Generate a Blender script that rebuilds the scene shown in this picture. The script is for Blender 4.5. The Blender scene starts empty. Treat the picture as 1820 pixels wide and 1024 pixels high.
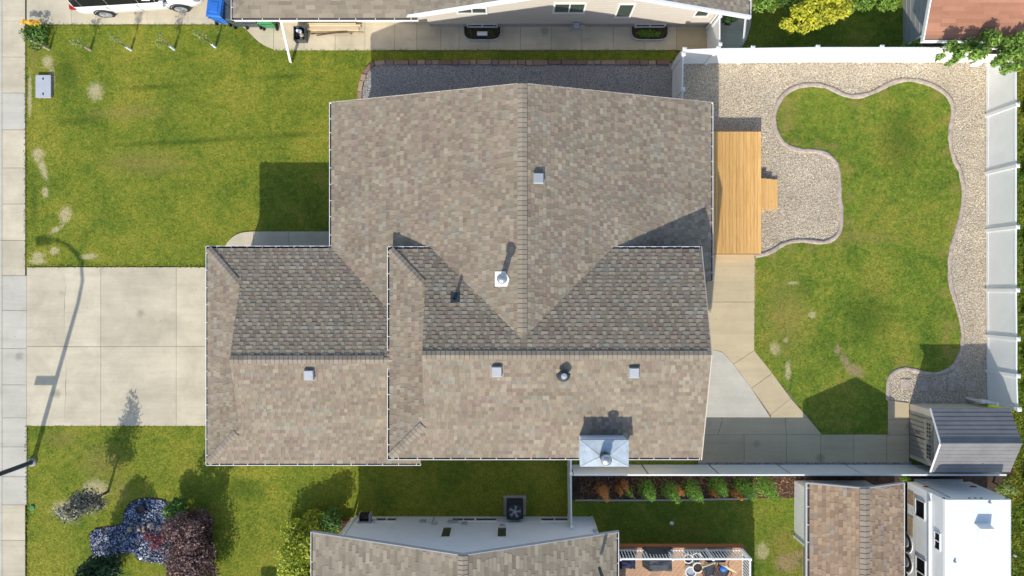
import bpy, bmesh, math, random
import numpy as np
from mathutils import Vector, Matrix
R = math.radians
random.seed(7); rng = np.random.default_rng(7)
SC = bpy.context.scene
COL = SC.collection

# ---------------------------------------------------------------- camera, light
H = 28.2                      # drone height, metres
F = 1213.0                    # focal length in photo pixels
cam_d = bpy.data.cameras.new('camera'); cam = bpy.data.objects.new('camera', cam_d); COL.objects.link(cam)
cam.location = (0, 0, H); cam_d.sensor_width = 36; cam_d.lens = 36*F/1820; cam_d.clip_end = 2000; cam_d.clip_start = 0.1
SC.camera = cam
w = bpy.data.worlds.new('World'); SC.world = w; w.use_nodes = True
nt = w.node_tree; nt.nodes.clear()
sky = nt.nodes.new('ShaderNodeTexSky'); sky.sky_type = 'NISHITA'; sky.sun_disc = False
TO_SUN = Vector((-0.379, -1.323, 1.0)).normalized()
sky.sun_elevation = math.asin(TO_SUN.z); sky.sun_rotation = R(196)
sky.air_density = 1.0; sky.dust_density = 1.0; sky.ozone_density = 1.0
bg = nt.nodes.new('ShaderNodeBackground'); bg.inputs[1].default_value = 0.15
wo = nt.nodes.new('ShaderNodeOutputWorld')
nt.links.new(sky.outputs[0], bg.inputs[0]); nt.links.new(bg.outputs[0], wo.inputs[0])
sl = bpy.data.lights.new('sun', 'SUN'); sl.energy = 3.3; sl.angle = R(0.5); sl.color = (1.0, 0.94, 0.82)
so = bpy.data.objects.new('sun', sl); COL.objects.link(so); so.rotation_euler = TO_SUN.to_track_quat('Z', 'Y').to_euler()
so.location = (-20, -60, 45)
SC.view_settings.view_transform = 'Standard'; SC.view_settings.look = 'None'
SC.view_settings.exposure = 0.45
SC.view_settings.gamma = 1.0
SC.view_settings.use_curve_mapping = False

# ---------------------------------------------------------------- helpers
def P(px, py, z=0.0):
    k = (H - z)/F
    return ((px-910)*k, (512-py)*k)

def poly(pts, z=0.0): return [P(a, b, z) for a, b in pts]

class MB:
    def __init__(s): s.v = []; s.f = []; s.c = []
    def add(s, vs, fs, col=None):
        n = len(s.v); s.v += [tuple(v) for v in vs]; s.f += [tuple(i+n for i in f) for f in fs]
        s.c += [col]*len(fs); return s
    def box(s, x0, x1, y0, y1, z0, z1, col=None):
        return s.hexa([(x0,y0,z0),(x1,y0,z0),(x1,y1,z0),(x0,y1,z0),(x0,y0,z1),(x1,y0,z1),(x1,y1,z1),(x0,y1,z1)], col)
    def hexa(s, v, col=None):
        return s.add(v, [(3,2,1,0),(4,5,6,7),(0,1,5,4),(1,2,6,5),(2,3,7,6),(3,0,4,7)], col)
    def prism(s, pts, z0, z1, col=None):
        n = len(pts)
        a = sum(pts[i][0]*pts[(i+1)%n][1]-pts[(i+1)%n][0]*pts[i][1] for i in range(n))
        if a < 0: pts = pts[::-1]
        f0 = z0 if callable(z0) else (lambda x, y: z0)
        f1 = z1 if callable(z1) else (lambda x, y: z1)
        v = [(x, y, f0(x, y)) for x, y in pts] + [(x, y, f1(x, y)) for x, y in pts]
        return s.add(v, [tuple(range(n-1, -1, -1)), tuple(range(n, 2*n))] + [(i, (i+1)%n, n+(i+1)%n, n+i) for i in range(n)], col)
    def sheet(s, pts, z):
        n = len(pts)
        a = sum(pts[i][0]*pts[(i+1)%n][1]-pts[(i+1)%n][0]*pts[i][1] for i in range(n))
        if a < 0: pts = pts[::-1]
        return s.add([(x, y, z) for x, y in pts], [tuple(range(n))])
    def tube(s, path, r, n=8, cap=True, col=None):
        path = [Vector(p) for p in path]; rr = r if isinstance(r, (list, tuple)) else [r]*len(path)
        vs = []; fs = []
        for i, p in enumerate(path):
            d = (path[min(i+1, len(path)-1)] - path[max(i-1, 0)]).normalized()
            a = Vector((0, 0, 1)) if abs(d.z) < .9 else Vector((1, 0, 0))
            u = d.cross(a).normalized(); v = d.cross(u)
            for k in range(n):
                t = 2*math.pi*k/n
                vs.append(p + (u*math.cos(t) + v*math.sin(t))*rr[i])
        for i in range(len(path)-1):
            for k in range(n):
                fs.append((i*n+k, i*n+(k+1)%n, (i+1)*n+(k+1)%n, (i+1)*n+k))
        if cap: fs += [tuple(range(n)), tuple(range((len(path)-1)*n, len(path)*n))[::-1]]
        return s.add(vs, fs, col)
    def lathe(s, c, prof, n=16, col=None):
        vs = []; fs = []
        for r_, z in prof:
            for k in range(n):
                t = 2*math.pi*k/n; vs.append((c[0]+r_*math.cos(t), c[1]+r_*math.sin(t), c[2]+z))
        for i in range(len(prof)-1):
            for k in range(n):
                fs.append((i*n+k, i*n+(k+1)%n, (i+1)*n+(k+1)%n, (i+1)*n+k))
        fs += [tuple(range(n))[::-1], tuple(range((len(prof)-1)*n, len(prof)*n))]
        return s.add(vs, fs, col)

LOC = {}
def mesh_of(name, mb, mat, off=(0, 0, 0), smooth=False, bevel=0):
    me = bpy.data.meshes.new(name)
    o3 = Vector(off)
    me.from_pydata([(v[0]-o3.x, v[1]-o3.y, v[2]-o3.z) for v in mb.v], [], mb.f)
    if any(c is not None for c in mb.c):
        a = me.attributes.new('tint', 'FLOAT_COLOR', 'FACE')
        arr = np.array([(c if c is not None else (1, 1, 1)) + (1,) for c in mb.c], dtype=np.float32)
        a.data.foreach_set('color', arr.ravel())
    if smooth: me.polygons.foreach_set('use_smooth', [True]*len(me.polygons))
    me.update()
    if mat: me.materials.append(mat)
    return me
def tag(o, label=None, cat=None, group=None, kind=None):
    for k, v in (('label', label), ('category', cat), ('group', group), ('kind', kind)):
        if v: o[k] = v
    return o
def thing(name, loc, label, cat, group=None):
    o = bpy.data.objects.new(name, None); COL.objects.link(o)
    loc = (loc[0], loc[1], loc[2] if len(loc) > 2 else 0.0)
    o.location = loc; LOC[o.name] = Vector(loc); o.empty_display_size = .2
    return tag(o, label, cat, group)
def part(name, mb, mat, parent, label=None, kind=None, smooth=False):
    L = LOC[parent.name]
    o = bpy.data.objects.new(name, mesh_of(name, mb, mat, L, smooth)); COL.objects.link(o)
    o.parent = parent; LOC[o.name] = L
    return tag(o, label, None, None, kind)
def single(name, mb, mat, loc, label, cat, group=None, smooth=False):
    loc = Vector((loc[0], loc[1], loc[2] if len(loc) > 2 else 0.0))
    o = bpy.data.objects.new(name, mesh_of(name, mb, mat, loc, smooth)); COL.objects.link(o); o.location = loc
    LOC[o.name] = loc
    return tag(o, label, cat, group)
def struct(name, mb, mat, smooth=False):
    o = bpy.data.objects.new(name, mesh_of(name, mb, mat, (0,0,0), smooth)); COL.objects.link(o); LOC[o.name] = Vector((0,0,0))
    o['kind'] = 'structure'; return o
def piece(name, me, parent, M):
    o = bpy.data.objects.new(name, me); COL.objects.link(o); o.parent = parent
    o.matrix_basis = Matrix.Translation(-LOC[parent.name]) @ M
    return o
def copy_tree(o, delta, label, parent=None):
    c = o.copy(); COL.objects.link(c)
    if parent is None:
        c.location = o.location + Vector(delta); LOC[c.name] = Vector(c.location); c['label'] = label
    else:
        c.parent = parent
    for ch in list(o.children): copy_tree(ch, delta, None, c)
    return c

# ---------------------------------------------------------------- materials
def nmat(name):
    m = bpy.data.materials.new(name); m.use_nodes = True
    t = m.node_tree; b = t.nodes['Principled BSDF']; return m, t, b
def N(t, ty, **kw):
    n = t.nodes.new(ty)
    for k, v in kw.items():
        if k.startswith('i_'):
            key = k[2:]; n.inputs[int(key) if key.isdigit() else key].default_value = v
        else: setattr(n, k, v)
    return n
def noise(t, vec, scale, detail=4, rough=.6, dist=0):
    n = N(t, 'ShaderNodeTexNoise'); n.inputs['Scale'].default_value = scale; n.inputs['Detail'].default_value = detail
    n.inputs['Roughness'].default_value = rough; n.inputs['Distortion'].default_value = dist
    t.links.new(vec, n.inputs['Vector']); return n.outputs[0]
def ramp(t, fac, stops, interp='LINEAR'):
    n = N(t, 'ShaderNodeValToRGB'); cr = n.color_ramp; cr.interpolation = interp
    while len(cr.elements) < len(stops): cr.elements.new(.5)
    for e, (p, c) in zip(cr.elements, stops):
        e.position = p; e.color = (c[0], c[1], c[2], 1) if not isinstance(c, (int, float)) else (c, c, c, 1)
    t.links.new(fac, n.inputs[0]); return n.outputs[0]
def mix(t, fac, a, b, mode='MIX'):
    n = N(t, 'ShaderNodeMix'); n.data_type = 'RGBA'; n.blend_type = mode
    for i, x in ((0, fac), (6, a), (7, b)):
        if isinstance(x, (int, float)): n.inputs[i].default_value = x
        elif isinstance(x, (tuple, list)): n.inputs[i].default_value = (*x[:3], 1)
        else: t.links.new(x, n.inputs[i])
    return n.outputs[2]
def math_(t, op, a, b=0.0, c=None, clamp=False):
    n = N(t, 'ShaderNodeMath', operation=op); n.use_clamp = clamp
    for i, x in enumerate((a, b, c)):
        if x is None: continue
        if isinstance(x, (int, float)): n.inputs[i].default_value = x
        else: t.links.new(x, n.inputs[i])
    return n.outputs[0]
def pos(t): return N(t, 'ShaderNodeNewGeometry').outputs['Position']
def bump(t, b, h, strength=.3, dist=.02):
    n = N(t, 'ShaderNodeBump'); n.inputs['Strength'].default_value = strength; n.inputs['Distance'].default_value = dist
    t.links.new(h, n.inputs['Height']); t.links.new(n.outputs[0], b.inputs['Normal'])

def plain(name, c, rough=.7, var=.12, sc=3.0, metal=0.0, bmp=0.0, spec=.3, fine=40):
    m, t, b = nmat(name); p = pos(t)
    n1 = noise(t, p, sc, 5); n2 = noise(t, p, fine, 3)
    f = math_(t, 'ADD', math_(t, 'MULTIPLY', n1, .6), math_(t, 'MULTIPLY', n2, .4))
    c0 = tuple(x*(1-var*2.2) for x in c); c1 = tuple(min(1, x*(1+var*2.2)) for x in c)
    t.links.new(ramp(t, f, [(.3, c0), (.7, c1)]), b.inputs['Base Color'])
    b.inputs['Roughness'].default_value = rough; b.inputs['Metallic'].default_value = metal
    b.inputs['Specular IOR Level'].default_value = spec
    if bmp: bump(t, b, n2, bmp, .01)
    return m

def tinted(name, rough=.95, gran=.12, fine=60, stain=.1):
    """colour from the face attribute, with granule noise and weather stains"""
    m, t, b = nmat(name); p = pos(t)
    a = N(t, 'ShaderNodeAttribute', attribute_name='tint')
    n1 = ramp(t, noise(t, p, fine, 3, .7), [(.3, 1-gran*1.5), (.7, 1+gran*1.5)])
    n2 = ramp(t, noise(t, p, .9, 5, .6), [(.3, 1-stain), (.7, 1+stain)])
    c = mix(t, 1.0, a.outputs['Color'], n1, 'MULTIPLY'); c = mix(t, 1.0, c, n2, 'MULTIPLY')
    t.links.new(c, b.inputs['Base Color']); b.inputs['Roughness'].default_value = rough
    b.inputs['Specular IOR Level'].default_value = .15
    bump(t, b, noise(t, p, 90, 2), .25, .004)
    return m
def by_object(name, cols, rough=.9, gran=.12, fine=60, sc=2, bm=.2, spec=.2):
    """each object sharing the mesh takes its own colour of a small range"""
    m, t, b = nmat(name); p = pos(t)
    oi = N(t, 'ShaderNodeObjectInfo')
    c = ramp(t, oi.outputs['Random'], [(i/len(cols), c) for i, c in enumerate(cols)], 'CONSTANT' if len(cols) > 3 else 'LINEAR')
    c = mix(t, 1.0, c, ramp(t, noise(t, p, fine, 3, .7), [(.3, 1-gran*1.5), (.7, 1+gran*1.5)]), 'MULTIPLY')
    c = mix(t, 1.0, c, ramp(t, noise(t, p, sc, 5, .6), [(.3, .88), (.7, 1.1)]), 'MULTIPLY')
    t.links.new(c, b.inputs['Base Color']); b.inputs['Roughness'].default_value = rough
    b.inputs['Specular IOR Level'].default_value = spec
    bump(t, b, noise(t, p, 80, 2), bm, .004)
    return m

def concrete(name, c, stain=.10, rnd=.07):
    m, t, b = nmat(name); p = pos(t)
    oi = N(t, 'ShaderNodeObjectInfo')
    col = mix(t, 1.0, c, ramp(t, oi.outputs['Random'], [(0, 1-rnd), (1, 1+rnd)]), 'MULTIPLY')
    col = mix(t, 1.0, col, ramp(t, noise(t, p, .8, 6, .65, .4), [(.3, (1-stain, 1-stain, 1-stain*1.1)), (.7, 1+stain)]), 'MULTIPLY')
    col = mix(t, 1.0, col, ramp(t, noise(t, p, 45, 3, .7), [(.3, .93), (.7, 1.06)]), 'MULTIPLY')
    col = mix(t, 1.0, col, ramp(t, noise(t, p, 2.6, 7, .75, 1.0), [(.60, 1.0), (.74, .86)]), 'MULTIPLY')
    sp = N(t, 'ShaderNodeTexVoronoi'); sp.inputs['Scale'].default_value = 1.3; t.links.new(p, sp.inputs['Vector'])
    col = mix(t, 1.0, col, ramp(t, sp.outputs['Distance'], [(.02, .72), (.05, 1.0)]), 'MULTIPLY')
    oil = N(t, 'ShaderNodeTexVoronoi')
    oil.inputs['Scale'].default_value = .55
    t.links.new(p, oil.inputs['Vector'])
    drip = math_(t, 'ADD', oil.outputs['Distance'], math_(t, 'MULTIPLY', noise(t, p, 9, 5, .8), .16))
    col = mix(t, 1.0, col, ramp(t, drip, [(.13, .70), (.21, 1.0)]), 'MULTIPLY')
    wear = N(t, 'ShaderNodeMapping')
    wear.inputs['Scale'].default_value = (.25, 2.6, 1)
    t.links.new(p, wear.inputs[0])
    col = mix(t, 1.0, col, ramp(t, noise(t, wear.outputs[0], 1.0, 5, .7), [(.36, .92), (.56, 1.02)]), 'MULTIPLY')
    t.links.new(col, b.inputs['Base Color'])
    b.inputs['Roughness'].default_value = .9
    b.inputs['Specular IOR Level'].default_value = .2
    bump(t, b, noise(t, p, 70, 3), .15, .004)
    return m

def spot(t, p, x, y, rx, ry, ang=0, edge=.5, jit=.5):
    """soft irregular worn spot at a place of the lawn, 0..1"""
    mp = N(t, 'ShaderNodeMapping', vector_type='TEXTURE')
    mp.inputs['Location'].default_value = (x, y, 0); mp.inputs['Rotation'].default_value = (0, 0, R(ang))
    mp.inputs['Scale'].default_value = (rx, ry, 1e3); t.links.new(p, mp.inputs[0])
    g = N(t, 'ShaderNodeVectorMath', operation='LENGTH'); t.links.new(mp.outputs[0], g.inputs[0])
    ragged_edge = noise(t, p, 7.5, 8, .92)
    wander = math_(t, 'MULTIPLY', math_(t, 'SUBTRACT', ragged_edge, .5), jit * 4.6)
    d = math_(t, 'ADD', g.outputs['Value'], wander)
    mr = N(t, 'ShaderNodeMapRange', interpolation_type='SMOOTHSTEP'); mr.inputs[1].default_value = 1.0; mr.inputs[2].default_value = 1-edge
    t.links.new(d, mr.inputs[0]); return mr.outputs[0]

def lawn_mat(name, c_dark, c_mid, c_yel, spots=(), blade=False):
    m, t, b = nmat(name); p = pos(t)
    f = noise(t, p, .55, 6, .62, .6)
    c = ramp(t, f, [(.38, c_dark), (.5, c_mid), (.63, c_yel)])
    f2 = noise(t, p, 4.2, 7, .84)
    c = mix(t, .55, c, ramp(t, f2, [(.37, c_dark), (.5, c_mid), (.63, c_yel)]))
    c = mix(t, 1.0, c, ramp(t, noise(t, p, 13, 4, .8), [(.3, .58), (.7, 1.42)]), 'MULTIPLY')
    straw = (.56, .46, .26)
    c = mix(t, math_(t, 'MULTIPLY', ramp(t, noise(t, p, 5.5, 6, .85), [(.58, 0), (.72, 1)]), .3), c, (.36, .31, .10))
    for (kind, x, y, rx, ry, ang) in spots:
        palette = {'straw': (.66, .56, .34), 'green': tuple(v*.70 for v in c_dark), 'tan': (.36, .275, .09), 'soil': (.44, .31, .20)}
        col = palette[kind]
        soft = kind == 'green' or kind == 'tan'
        s = spot(t, p, x, y, rx, ry, ang, .94 if soft else .62, .44 if kind == 'green' else .62)
        weight = .9
        if kind == 'straw' or kind == 'soil':
            blotch = noise(t, p, 24, 5, .85)
            s = math_(t, 'MULTIPLY', s, ramp(t, blotch, [(.40, .25), (.54, 1.0)]))
        if kind == 'tan': weight = .44
        if kind == 'green': weight = .6
        c = mix(t, math_(t, 'MULTIPLY', s, weight), c, col)
    if blade:
        oi = N(t, 'ShaderNodeObjectInfo')
        c = mix(t, 1.0, c, ramp(t, oi.outputs['Random'], [(0, .85), (1, 1.25)]), 'MULTIPLY')
    t.links.new(c, b.inputs['Base Color']); b.inputs['Roughness'].default_value = .85
    b.inputs['Specular IOR Level'].default_value = .12
    if not blade: bump(t, b, noise(t, p, 26, 5, .8), 1.0, .05)
    return m

def stones_mat(name, cols, rough=.8):
    m, t, b = nmat(name); p = pos(t)
    oi = N(t, 'ShaderNodeObjectInfo')
    c = ramp(t, oi.outputs['Random'], [(i/len(cols), c) for i, c in enumerate(cols)], 'CONSTANT')
    c = mix(t, 1.0, c, ramp(t, noise(t, p, .7, 4, .6), [(.3, .86), (.7, 1.14)]), 'MULTIPLY')
    c = mix(t, 1.0, c, ramp(t, noise(t, p, 60, 2), [(.3, .9), (.7, 1.1)]), 'MULTIPLY')
    t.links.new(c, b.inputs['Base Color']); b.inputs['Roughness'].default_value = rough
    return m
def gravel_base(name, c0, c1, c2):
    m, t, b = nmat(name); p = pos(t)
    v = N(t, 'ShaderNodeTexVoronoi'); v.inputs['Scale'].default_value = 24; t.links.new(p, v.inputs['Vector'])
    c = ramp(t, v.outputs['Color'], [(.1, c0), (.5, c1), (.9, c2)])
    c = mix(t, 1.0, c, ramp(t, v.outputs['Distance'], [(.31, 1.0), (.66, .54)]), 'MULTIPLY')
    t.links.new(c, b.inputs['Base Color']); b.inputs['Roughness'].default_value = .9
    bump(t, b, v.outputs['Distance'], -.8 if False else .6, .02)
    return m
def leaf_mat(name, cols, rough=.55, trans=.25):
    m, t, b = nmat(name); p = pos(t)
    g = N(t, 'ShaderNodeNewGeometry')
    c = ramp(t, g.outputs['Random Per Island'], [(i/max(1, len(cols)-1), c) for i, c in enumerate(cols)])
    c = mix(t, 1.0, c, ramp(t, noise(t, p, 3.0, 3), [(.3, .75), (.7, 1.25)]), 'MULTIPLY')
    t.links.new(c, b.inputs['Base Color']); b.inputs['Roughness'].default_value = rough
    tr = N(t, 'ShaderNodeBsdfTranslucent'); t.links.new(c, tr.inputs[0])
    mx = N(t, 'ShaderNodeMixShader'); mx.inputs[0].default_value = trans
    out = t.nodes['Material Output']
    t.links.new(b.outputs[0], mx.inputs[1]); t.links.new(tr.outputs[0], mx.inputs[2]); t.links.new(mx.outputs[0], out.inputs[0])
    return m
def wood(name, c0, c1, axis=1, rnd=.12):
    m, t, b = nmat(name); p = pos(t)
    mp = N(t, 'ShaderNodeMapping'); s = [28, 28, 28]; s[axis] = 1.2; mp.inputs['Scale'].default_value = s; t.links.new(p, mp.inputs[0])
    oi = N(t, 'ShaderNodeObjectInfo')
    c = ramp(t, noise(t, mp.outputs[0], 1.0, 5, .65, .3), [(.3, c0), (.7, c1)])
    c = mix(t, 1.0, c, ramp(t, oi.outputs['Random'], [(0, 1-rnd), (1, 1+rnd)]), 'MULTIPLY')
    kn = N(t, 'ShaderNodeTexVoronoi'); kn.inputs['Scale'].default_value = 2.2; t.links.new(p, kn.inputs['Vector'])
    c = mix(t, 1.0, c, ramp(t, kn.outputs['Distance'], [(.03, .55), (.07, 1.0)]), 'MULTIPLY')
    t.links.new(c, b.inputs['Base Color']); b.inputs['Roughness'].default_value = .6
    return m

SP = lambda kind, px, py, rpx, rpy, ang=0: (kind, *P(px, py), rpx/43, rpy/43, ang)
front_spots = [
  SP('straw', 170, 163, 18, 21), SP('straw', 85, 110, 13, 15), SP('straw', 92, 140, 8, 30), SP('straw', 68, 275, 15, 15),
  SP('straw', 76, 300, 9, 27, 20), SP('straw', 80, 342, 8, 13), SP('straw', 116, 382, 14, 21, -15), SP('straw', 100, 408, 17, 6, 30),
  SP('straw', 68, 455, 15, 10), SP('straw', 97, 446, 11, 9), SP('straw', 158, 456, 20, 7, 3), SP('straw', 66, 465, 21, 7),
  SP('tan', 60, 95, 15, 60), SP('straw', 53, 170, 5, 50),
  SP('green', 275, 155, 85, 8, 3), SP('green', 500, 136, 72, 7, 3), SP('green', 330, 252, 200, 8, 3), SP('green', 520, 240, 60, 8, 3),
  SP('green', 140, 215, 60, 13, 2), SP('green', 120, 130, 40, 50), SP('green', 60, 360, 13, 70),
  SP('tan', 260, 290, 120, 32), SP('tan', 230, 200, 100, 20, 3), SP('straw', 113, 905, 28, 19), SP('straw', 170, 870, 30, 23),
  SP('tan', 180, 820, 60, 46), SP('tan', 110, 780, 50, 23), SP('tan', 215, 870, 26, 35), SP('green', 430, 870, 60, 31)]
back_spots = [SP('soil',1518,658,24,14,-30), SP('soil',1488,622,8,11), SP('straw',1377,620,12,14), SP('straw',1396,605,6,6), SP('straw',1400,660,7,24,0),
  SP('straw',1408,503,12,4), SP('tan',1395,560,60,110), SP('tan',1400,200,30,50), SP('tan',1680,600,14,60), SP('tan',1520,420,120,18,-5),
  SP('green', 1600, 250, 60, 90), SP('green', 1540, 560, 60, 70), SP('soil', 1500, 640, 9, 15, 20), SP('straw', 1443, 560, 9, 8)]
back_spots += [SP('tan', *q, 17, 15) for q in ((1395, 225), (1410, 256), (1455, 258), (1480, 262), (1505, 300), (1508, 350), (1506, 395), (1492, 432),
  (1440, 440), (1405, 440), (1372, 458), (1395, 180), (1520, 182), (1570, 168), (1662, 172), (1680, 215), (1682, 270), (1698, 335), (1692, 400),
  (1676, 450), (1678, 520), (1694, 580), (1690, 630), (1600, 645))]
south_spots = [SP('soil',1400,1000,30,25), SP('tan',1390,960,40,40), SP('straw',1355,980,15,20), SP('soil',1420,985,12,10)]
LD, LM, LY = (.090, .168, .020), (.218, .262, .030), (.385, .340, .052)
BD, BM, BY = (.080, .160, .020), (.190, .262, .032), (.370, .325, .056)
M = {}
M['lawn_front'] = lawn_mat('lawn_front', LD, LM, LY, front_spots)
M['blade_front'] = lawn_mat('blade_front', LD, LM, LY, front_spots, True)
M['lawn_back'] = lawn_mat('lawn_back', BD, BM, BY, back_spots)
M['blade_back'] = lawn_mat('blade_back', BD, BM, BY, back_spots, True)
M['lawn_south'] = lawn_mat('lawn_south', BD, BM, BY, south_spots)
M['blade_south'] = lawn_mat('blade_south', BD, BM, BY, south_spots, True)
M['conc'] = concrete('warm_concrete', (.55, .487, .365), .15, .07)
M['conc_new'] = concrete('pale_concrete', (.52, .49, .42), .10, .03)
M['conc_path'] = concrete('path_concrete', (.52, .43, .28), .07, .05)
M['joint'] = plain('joint_soil', (.16, .13, .09), .95)
M['asphalt'] = plain('asphalt', (.055, .055, .055), .9, .2)
M['gravel'] = gravel_base('gravel_bed', (.44, .36, .25), (.58, .50, .37), (.72, .64, .50))
M['pebble'] = stones_mat('pebbles', [(.64, .52, .36), (.51, .42, .30), (.72, .62, .46), (.40, .35, .29), (.77, .71, .59),
    (.60, .45, .30), (.49, .47, .43), (.68, .56, .41), (.79, .75, .67)])
M['pebble_grey'] = stones_mat('grey_pebbles', [(.48, .47, .44), (.40, .39, .38), (.57, .55, .51), (.32, .32, .33), (.63, .61, .57),
    (.45, .41, .38), (.42, .43, .45)])
M['gravel_grey'] = gravel_base('grey_gravel_bed', (.28,.27,.26), (.40,.39,.37), (.52,.50,.47))
M['cobble'] = stones_mat('blue_cobbles', [(.035, .055, .13), (.09, .14, .27), (.03, .045, .09), (.19, .26, .40), (.06, .09, .19), (.38, .45, .56),
    (.12, .17, .29), (.62, .65, .68)], .5)
M['soil'] = plain('soil', (.075, .048, .032), .95, .3, 5, bmp=.8, fine=25)
M['mulch'] = stones_mat('bark_mulch', [(.16,.07,.035), (.10,.045,.025), (.24,.12,.06), (.07,.035,.02), (.34,.20,.11)])
M['curb'] = plain('curb_concrete', (.43, .355, .30), .95, .22, 8, bmp=.4)
M['edging'] = by_object('edging_block', [(.32,.22,.17), (.25,.16,.13), (.38,.28,.21), (.28,.20,.17)], .95)
M['shingle'] = tinted('shingle'); 
M['deck_board'] = plain('roof_deck_board', (.16, .13, .11), .95)
M['cap'] = by_object('ridge_cap_shingle', [(.285, .240, .182), (.305, .255, .195), (.262, .222, .172), (.295, .250, .200)], .95)
M['white'] = plain('white_vinyl', (.80, .81, .80), .45, .035, 1.2, spec=.4)
M['trim'] = plain('white_trim', (.78, .78, .77), .4, .03)
M['shade_debris'] = plain('gutter_trough_shade', (.055, .045, .05), .8, .2)  # trough shadow and debris put into one dark colour
M['siding_tan'] = plain('tan_siding', (.55, .47, .39), .7, .03)
M['siding_beige'] = plain('beige_siding', (.56, .515, .455), .7, .02)
M['siding_pale'] = plain('pale_blue_siding', (.70, .78, .87), .7, .02)
M['siding_grey'] = plain('grey_siding', (.36, .36, .35), .7, .05)
M['foundation'] = plain('foundation', (.34, .33, .32), .9, .08)
M['stone_wall'] = plain('fence_panel_beige', (.70, .71, .70), .6, .03)
M['metal'] = plain('galvanised_sheet', (.49, .55, .60), .46, .13, 4, metal=.3, spec=.4)
M['metal_white'] = plain('white_flashing', (.80,.79,.76), .5, .04)
M['steel'] = plain('steel', (.5, .52, .55), .35, .06, metal=.8)
M['vent_grey'] = plain('vent_plastic', (.36, .38, .41), .55, .06)
M['black'] = plain('black_plastic', (.022, .022, .026), .5, .15)
M['dark'] = plain('dark_metal', (.045, .055, .065), .45, .1)
M['rubber'] = plain('rubber', (.02, .02, .02), .8, .1)
M['deck'] = wood('cedar_deck', (.56, .30, .085), (.80, .49, .18), 1, .16)
M['step_wood'] = wood('cedar_step', (.60, .34, .11), (.78, .48, .18), 1)
M['deck2'] = wood('stained_deck', (.42, .24, .13), (.55, .34, .20), 0, .15)
M['rim'] = wood('red_rim_board', (.30, .10, .04), (.42, .16, .07), 0)
M['lumber'] = wood('lumber', (.50, .40, .25), (.68, .58, .40), 0, .25)
M['bark'] = plain('bark', (.12, .085, .06), .95, .25, 12, bmp=.6)
M['car_glass'], _t, _b = nmat('car_glass'); _b.inputs['Base Color'].default_value = (.012,.013,.016,1); _b.inputs['Roughness'].default_value = .12; _b.inputs['Specular IOR Level'].default_value = .3
M['glass'], _t, _b = nmat('window_glass'); _b.inputs['Base Color'].default_value = (.05,.075,.06,1); _b.inputs['Roughness'].default_value = .06; _b.inputs['Specular IOR Level'].default_value = .8
M['blue_bin'] = plain('blue_plastic', (.035, .17, .58), .5, .1)
M['green_bin'] = plain('green_plastic', (.05, .24, .10), .5, .1)
M['grey_bin'] = plain('dark_grey_plastic', (.07, .085, .095), .5, .1)
M['car'] = plain('white_car_paint', (.78, .78, .79), .22, .01, spec=.6)
M['red'] = plain('tail_lamp_red', (.35, .02, .02), .3)
M['navy'] = plain('navy_fabric', (.022, .028, .06), .85, .25, 3)
M['charcoal'] = plain('charcoal_fabric', (.06, .065, .075), .85, .2, 3)
M['shed_roof'] = plain('shed_roof_plastic', (.205, .198, .195), .5, .1, 2, spec=.4)
M['shed_wall'] = plain('shed_wall_plastic', (.52, .47, .39), .6, .04)
M['shed_door'] = plain('shed_door_plastic', (.25, .235, .20), .6, .05)
M['cover'] = plain('cover_grey', (.43,.45,.50), .6, .05)
M['red_roof'] = tinted('red_brown_shingle', gran=.07, stain=.10)
M['rust'] = plain('rusty_planter', (.16, .065, .03), .85, .3, 6)
M['wood_log'] = plain('driftwood', (.42, .31, .20), .9, .2, 8)
M['copper'] = plain('fountain_bowl', (.09, .05, .045), .5, .2)
M['terracotta'] = plain('terracotta', (.40,.17,.09), .85, .1)
M['yellow'] = leaf_mat('yellow_flower', [(.85,.55,.02), (.75,.42,.01), (.9,.7,.08)])
M['lf_lime'] = leaf_mat('lime_leaves', [(.42,.50,.035), (.55,.56,.05), (.20,.34,.03), (.62,.58,.08)], trans=.3)
M['lf_gold'] = leaf_mat('gold_leaves', [(.66,.62,.04), (.52,.56,.035), (.75,.66,.09), (.36,.44,.03)], trans=.3)
M['lf_green'] = leaf_mat('green_leaves', [(.06,.16,.02), (.10,.22,.03), (.16,.28,.05), (.04,.10,.015)])
M['lf_bright'] = leaf_mat('bright_green_leaves', [(.14,.29,.03), (.22,.38,.05), (.32,.46,.09), (.08,.18,.02)], trans=.3)
M['lf_dark'] = leaf_mat('dark_green_leaves', [(.02,.06,.02), (.035,.09,.025), (.05,.12,.03), (.015,.04,.015)])
M['lf_purple'] = leaf_mat('purple_leaves', [(.080, .034, .038), (.15, .07, .065), (.27, .17, .15), (.055, .022, .028), (.37, .26, .22)], .55, .1)
M['lf_crimson'] = leaf_mat('crimson_leaves', [(.16,.02,.035), (.24,.04,.06), (.10,.015,.03), (.28,.10,.10)], .5, .15)
M['lf_black'] = leaf_mat('dark_plum_leaves', [(.022, .016, .020), (.05, .042, .038), (.20, .19, .15), (.40, .39, .31), (.018, .014, .018)], .4, .05)  # silvery tones paint sunlit sheen into the dark leaves
M['lf_orange'] = leaf_mat('dead_cedar_sprays', [(.72, .29, .07), (.82, .40, .12), (.54, .20, .05), (.84, .49, .21)])
M['lf_cedar'] = leaf_mat('cedar_sprays', [(.10,.26,.02), (.18,.38,.03), (.28,.46,.06), (.06,.16,.015)])
M['lf_sap'] = leaf_mat('sapling_leaves', [(.25,.34,.07), (.35,.42,.12), (.16,.24,.05)])

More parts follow.
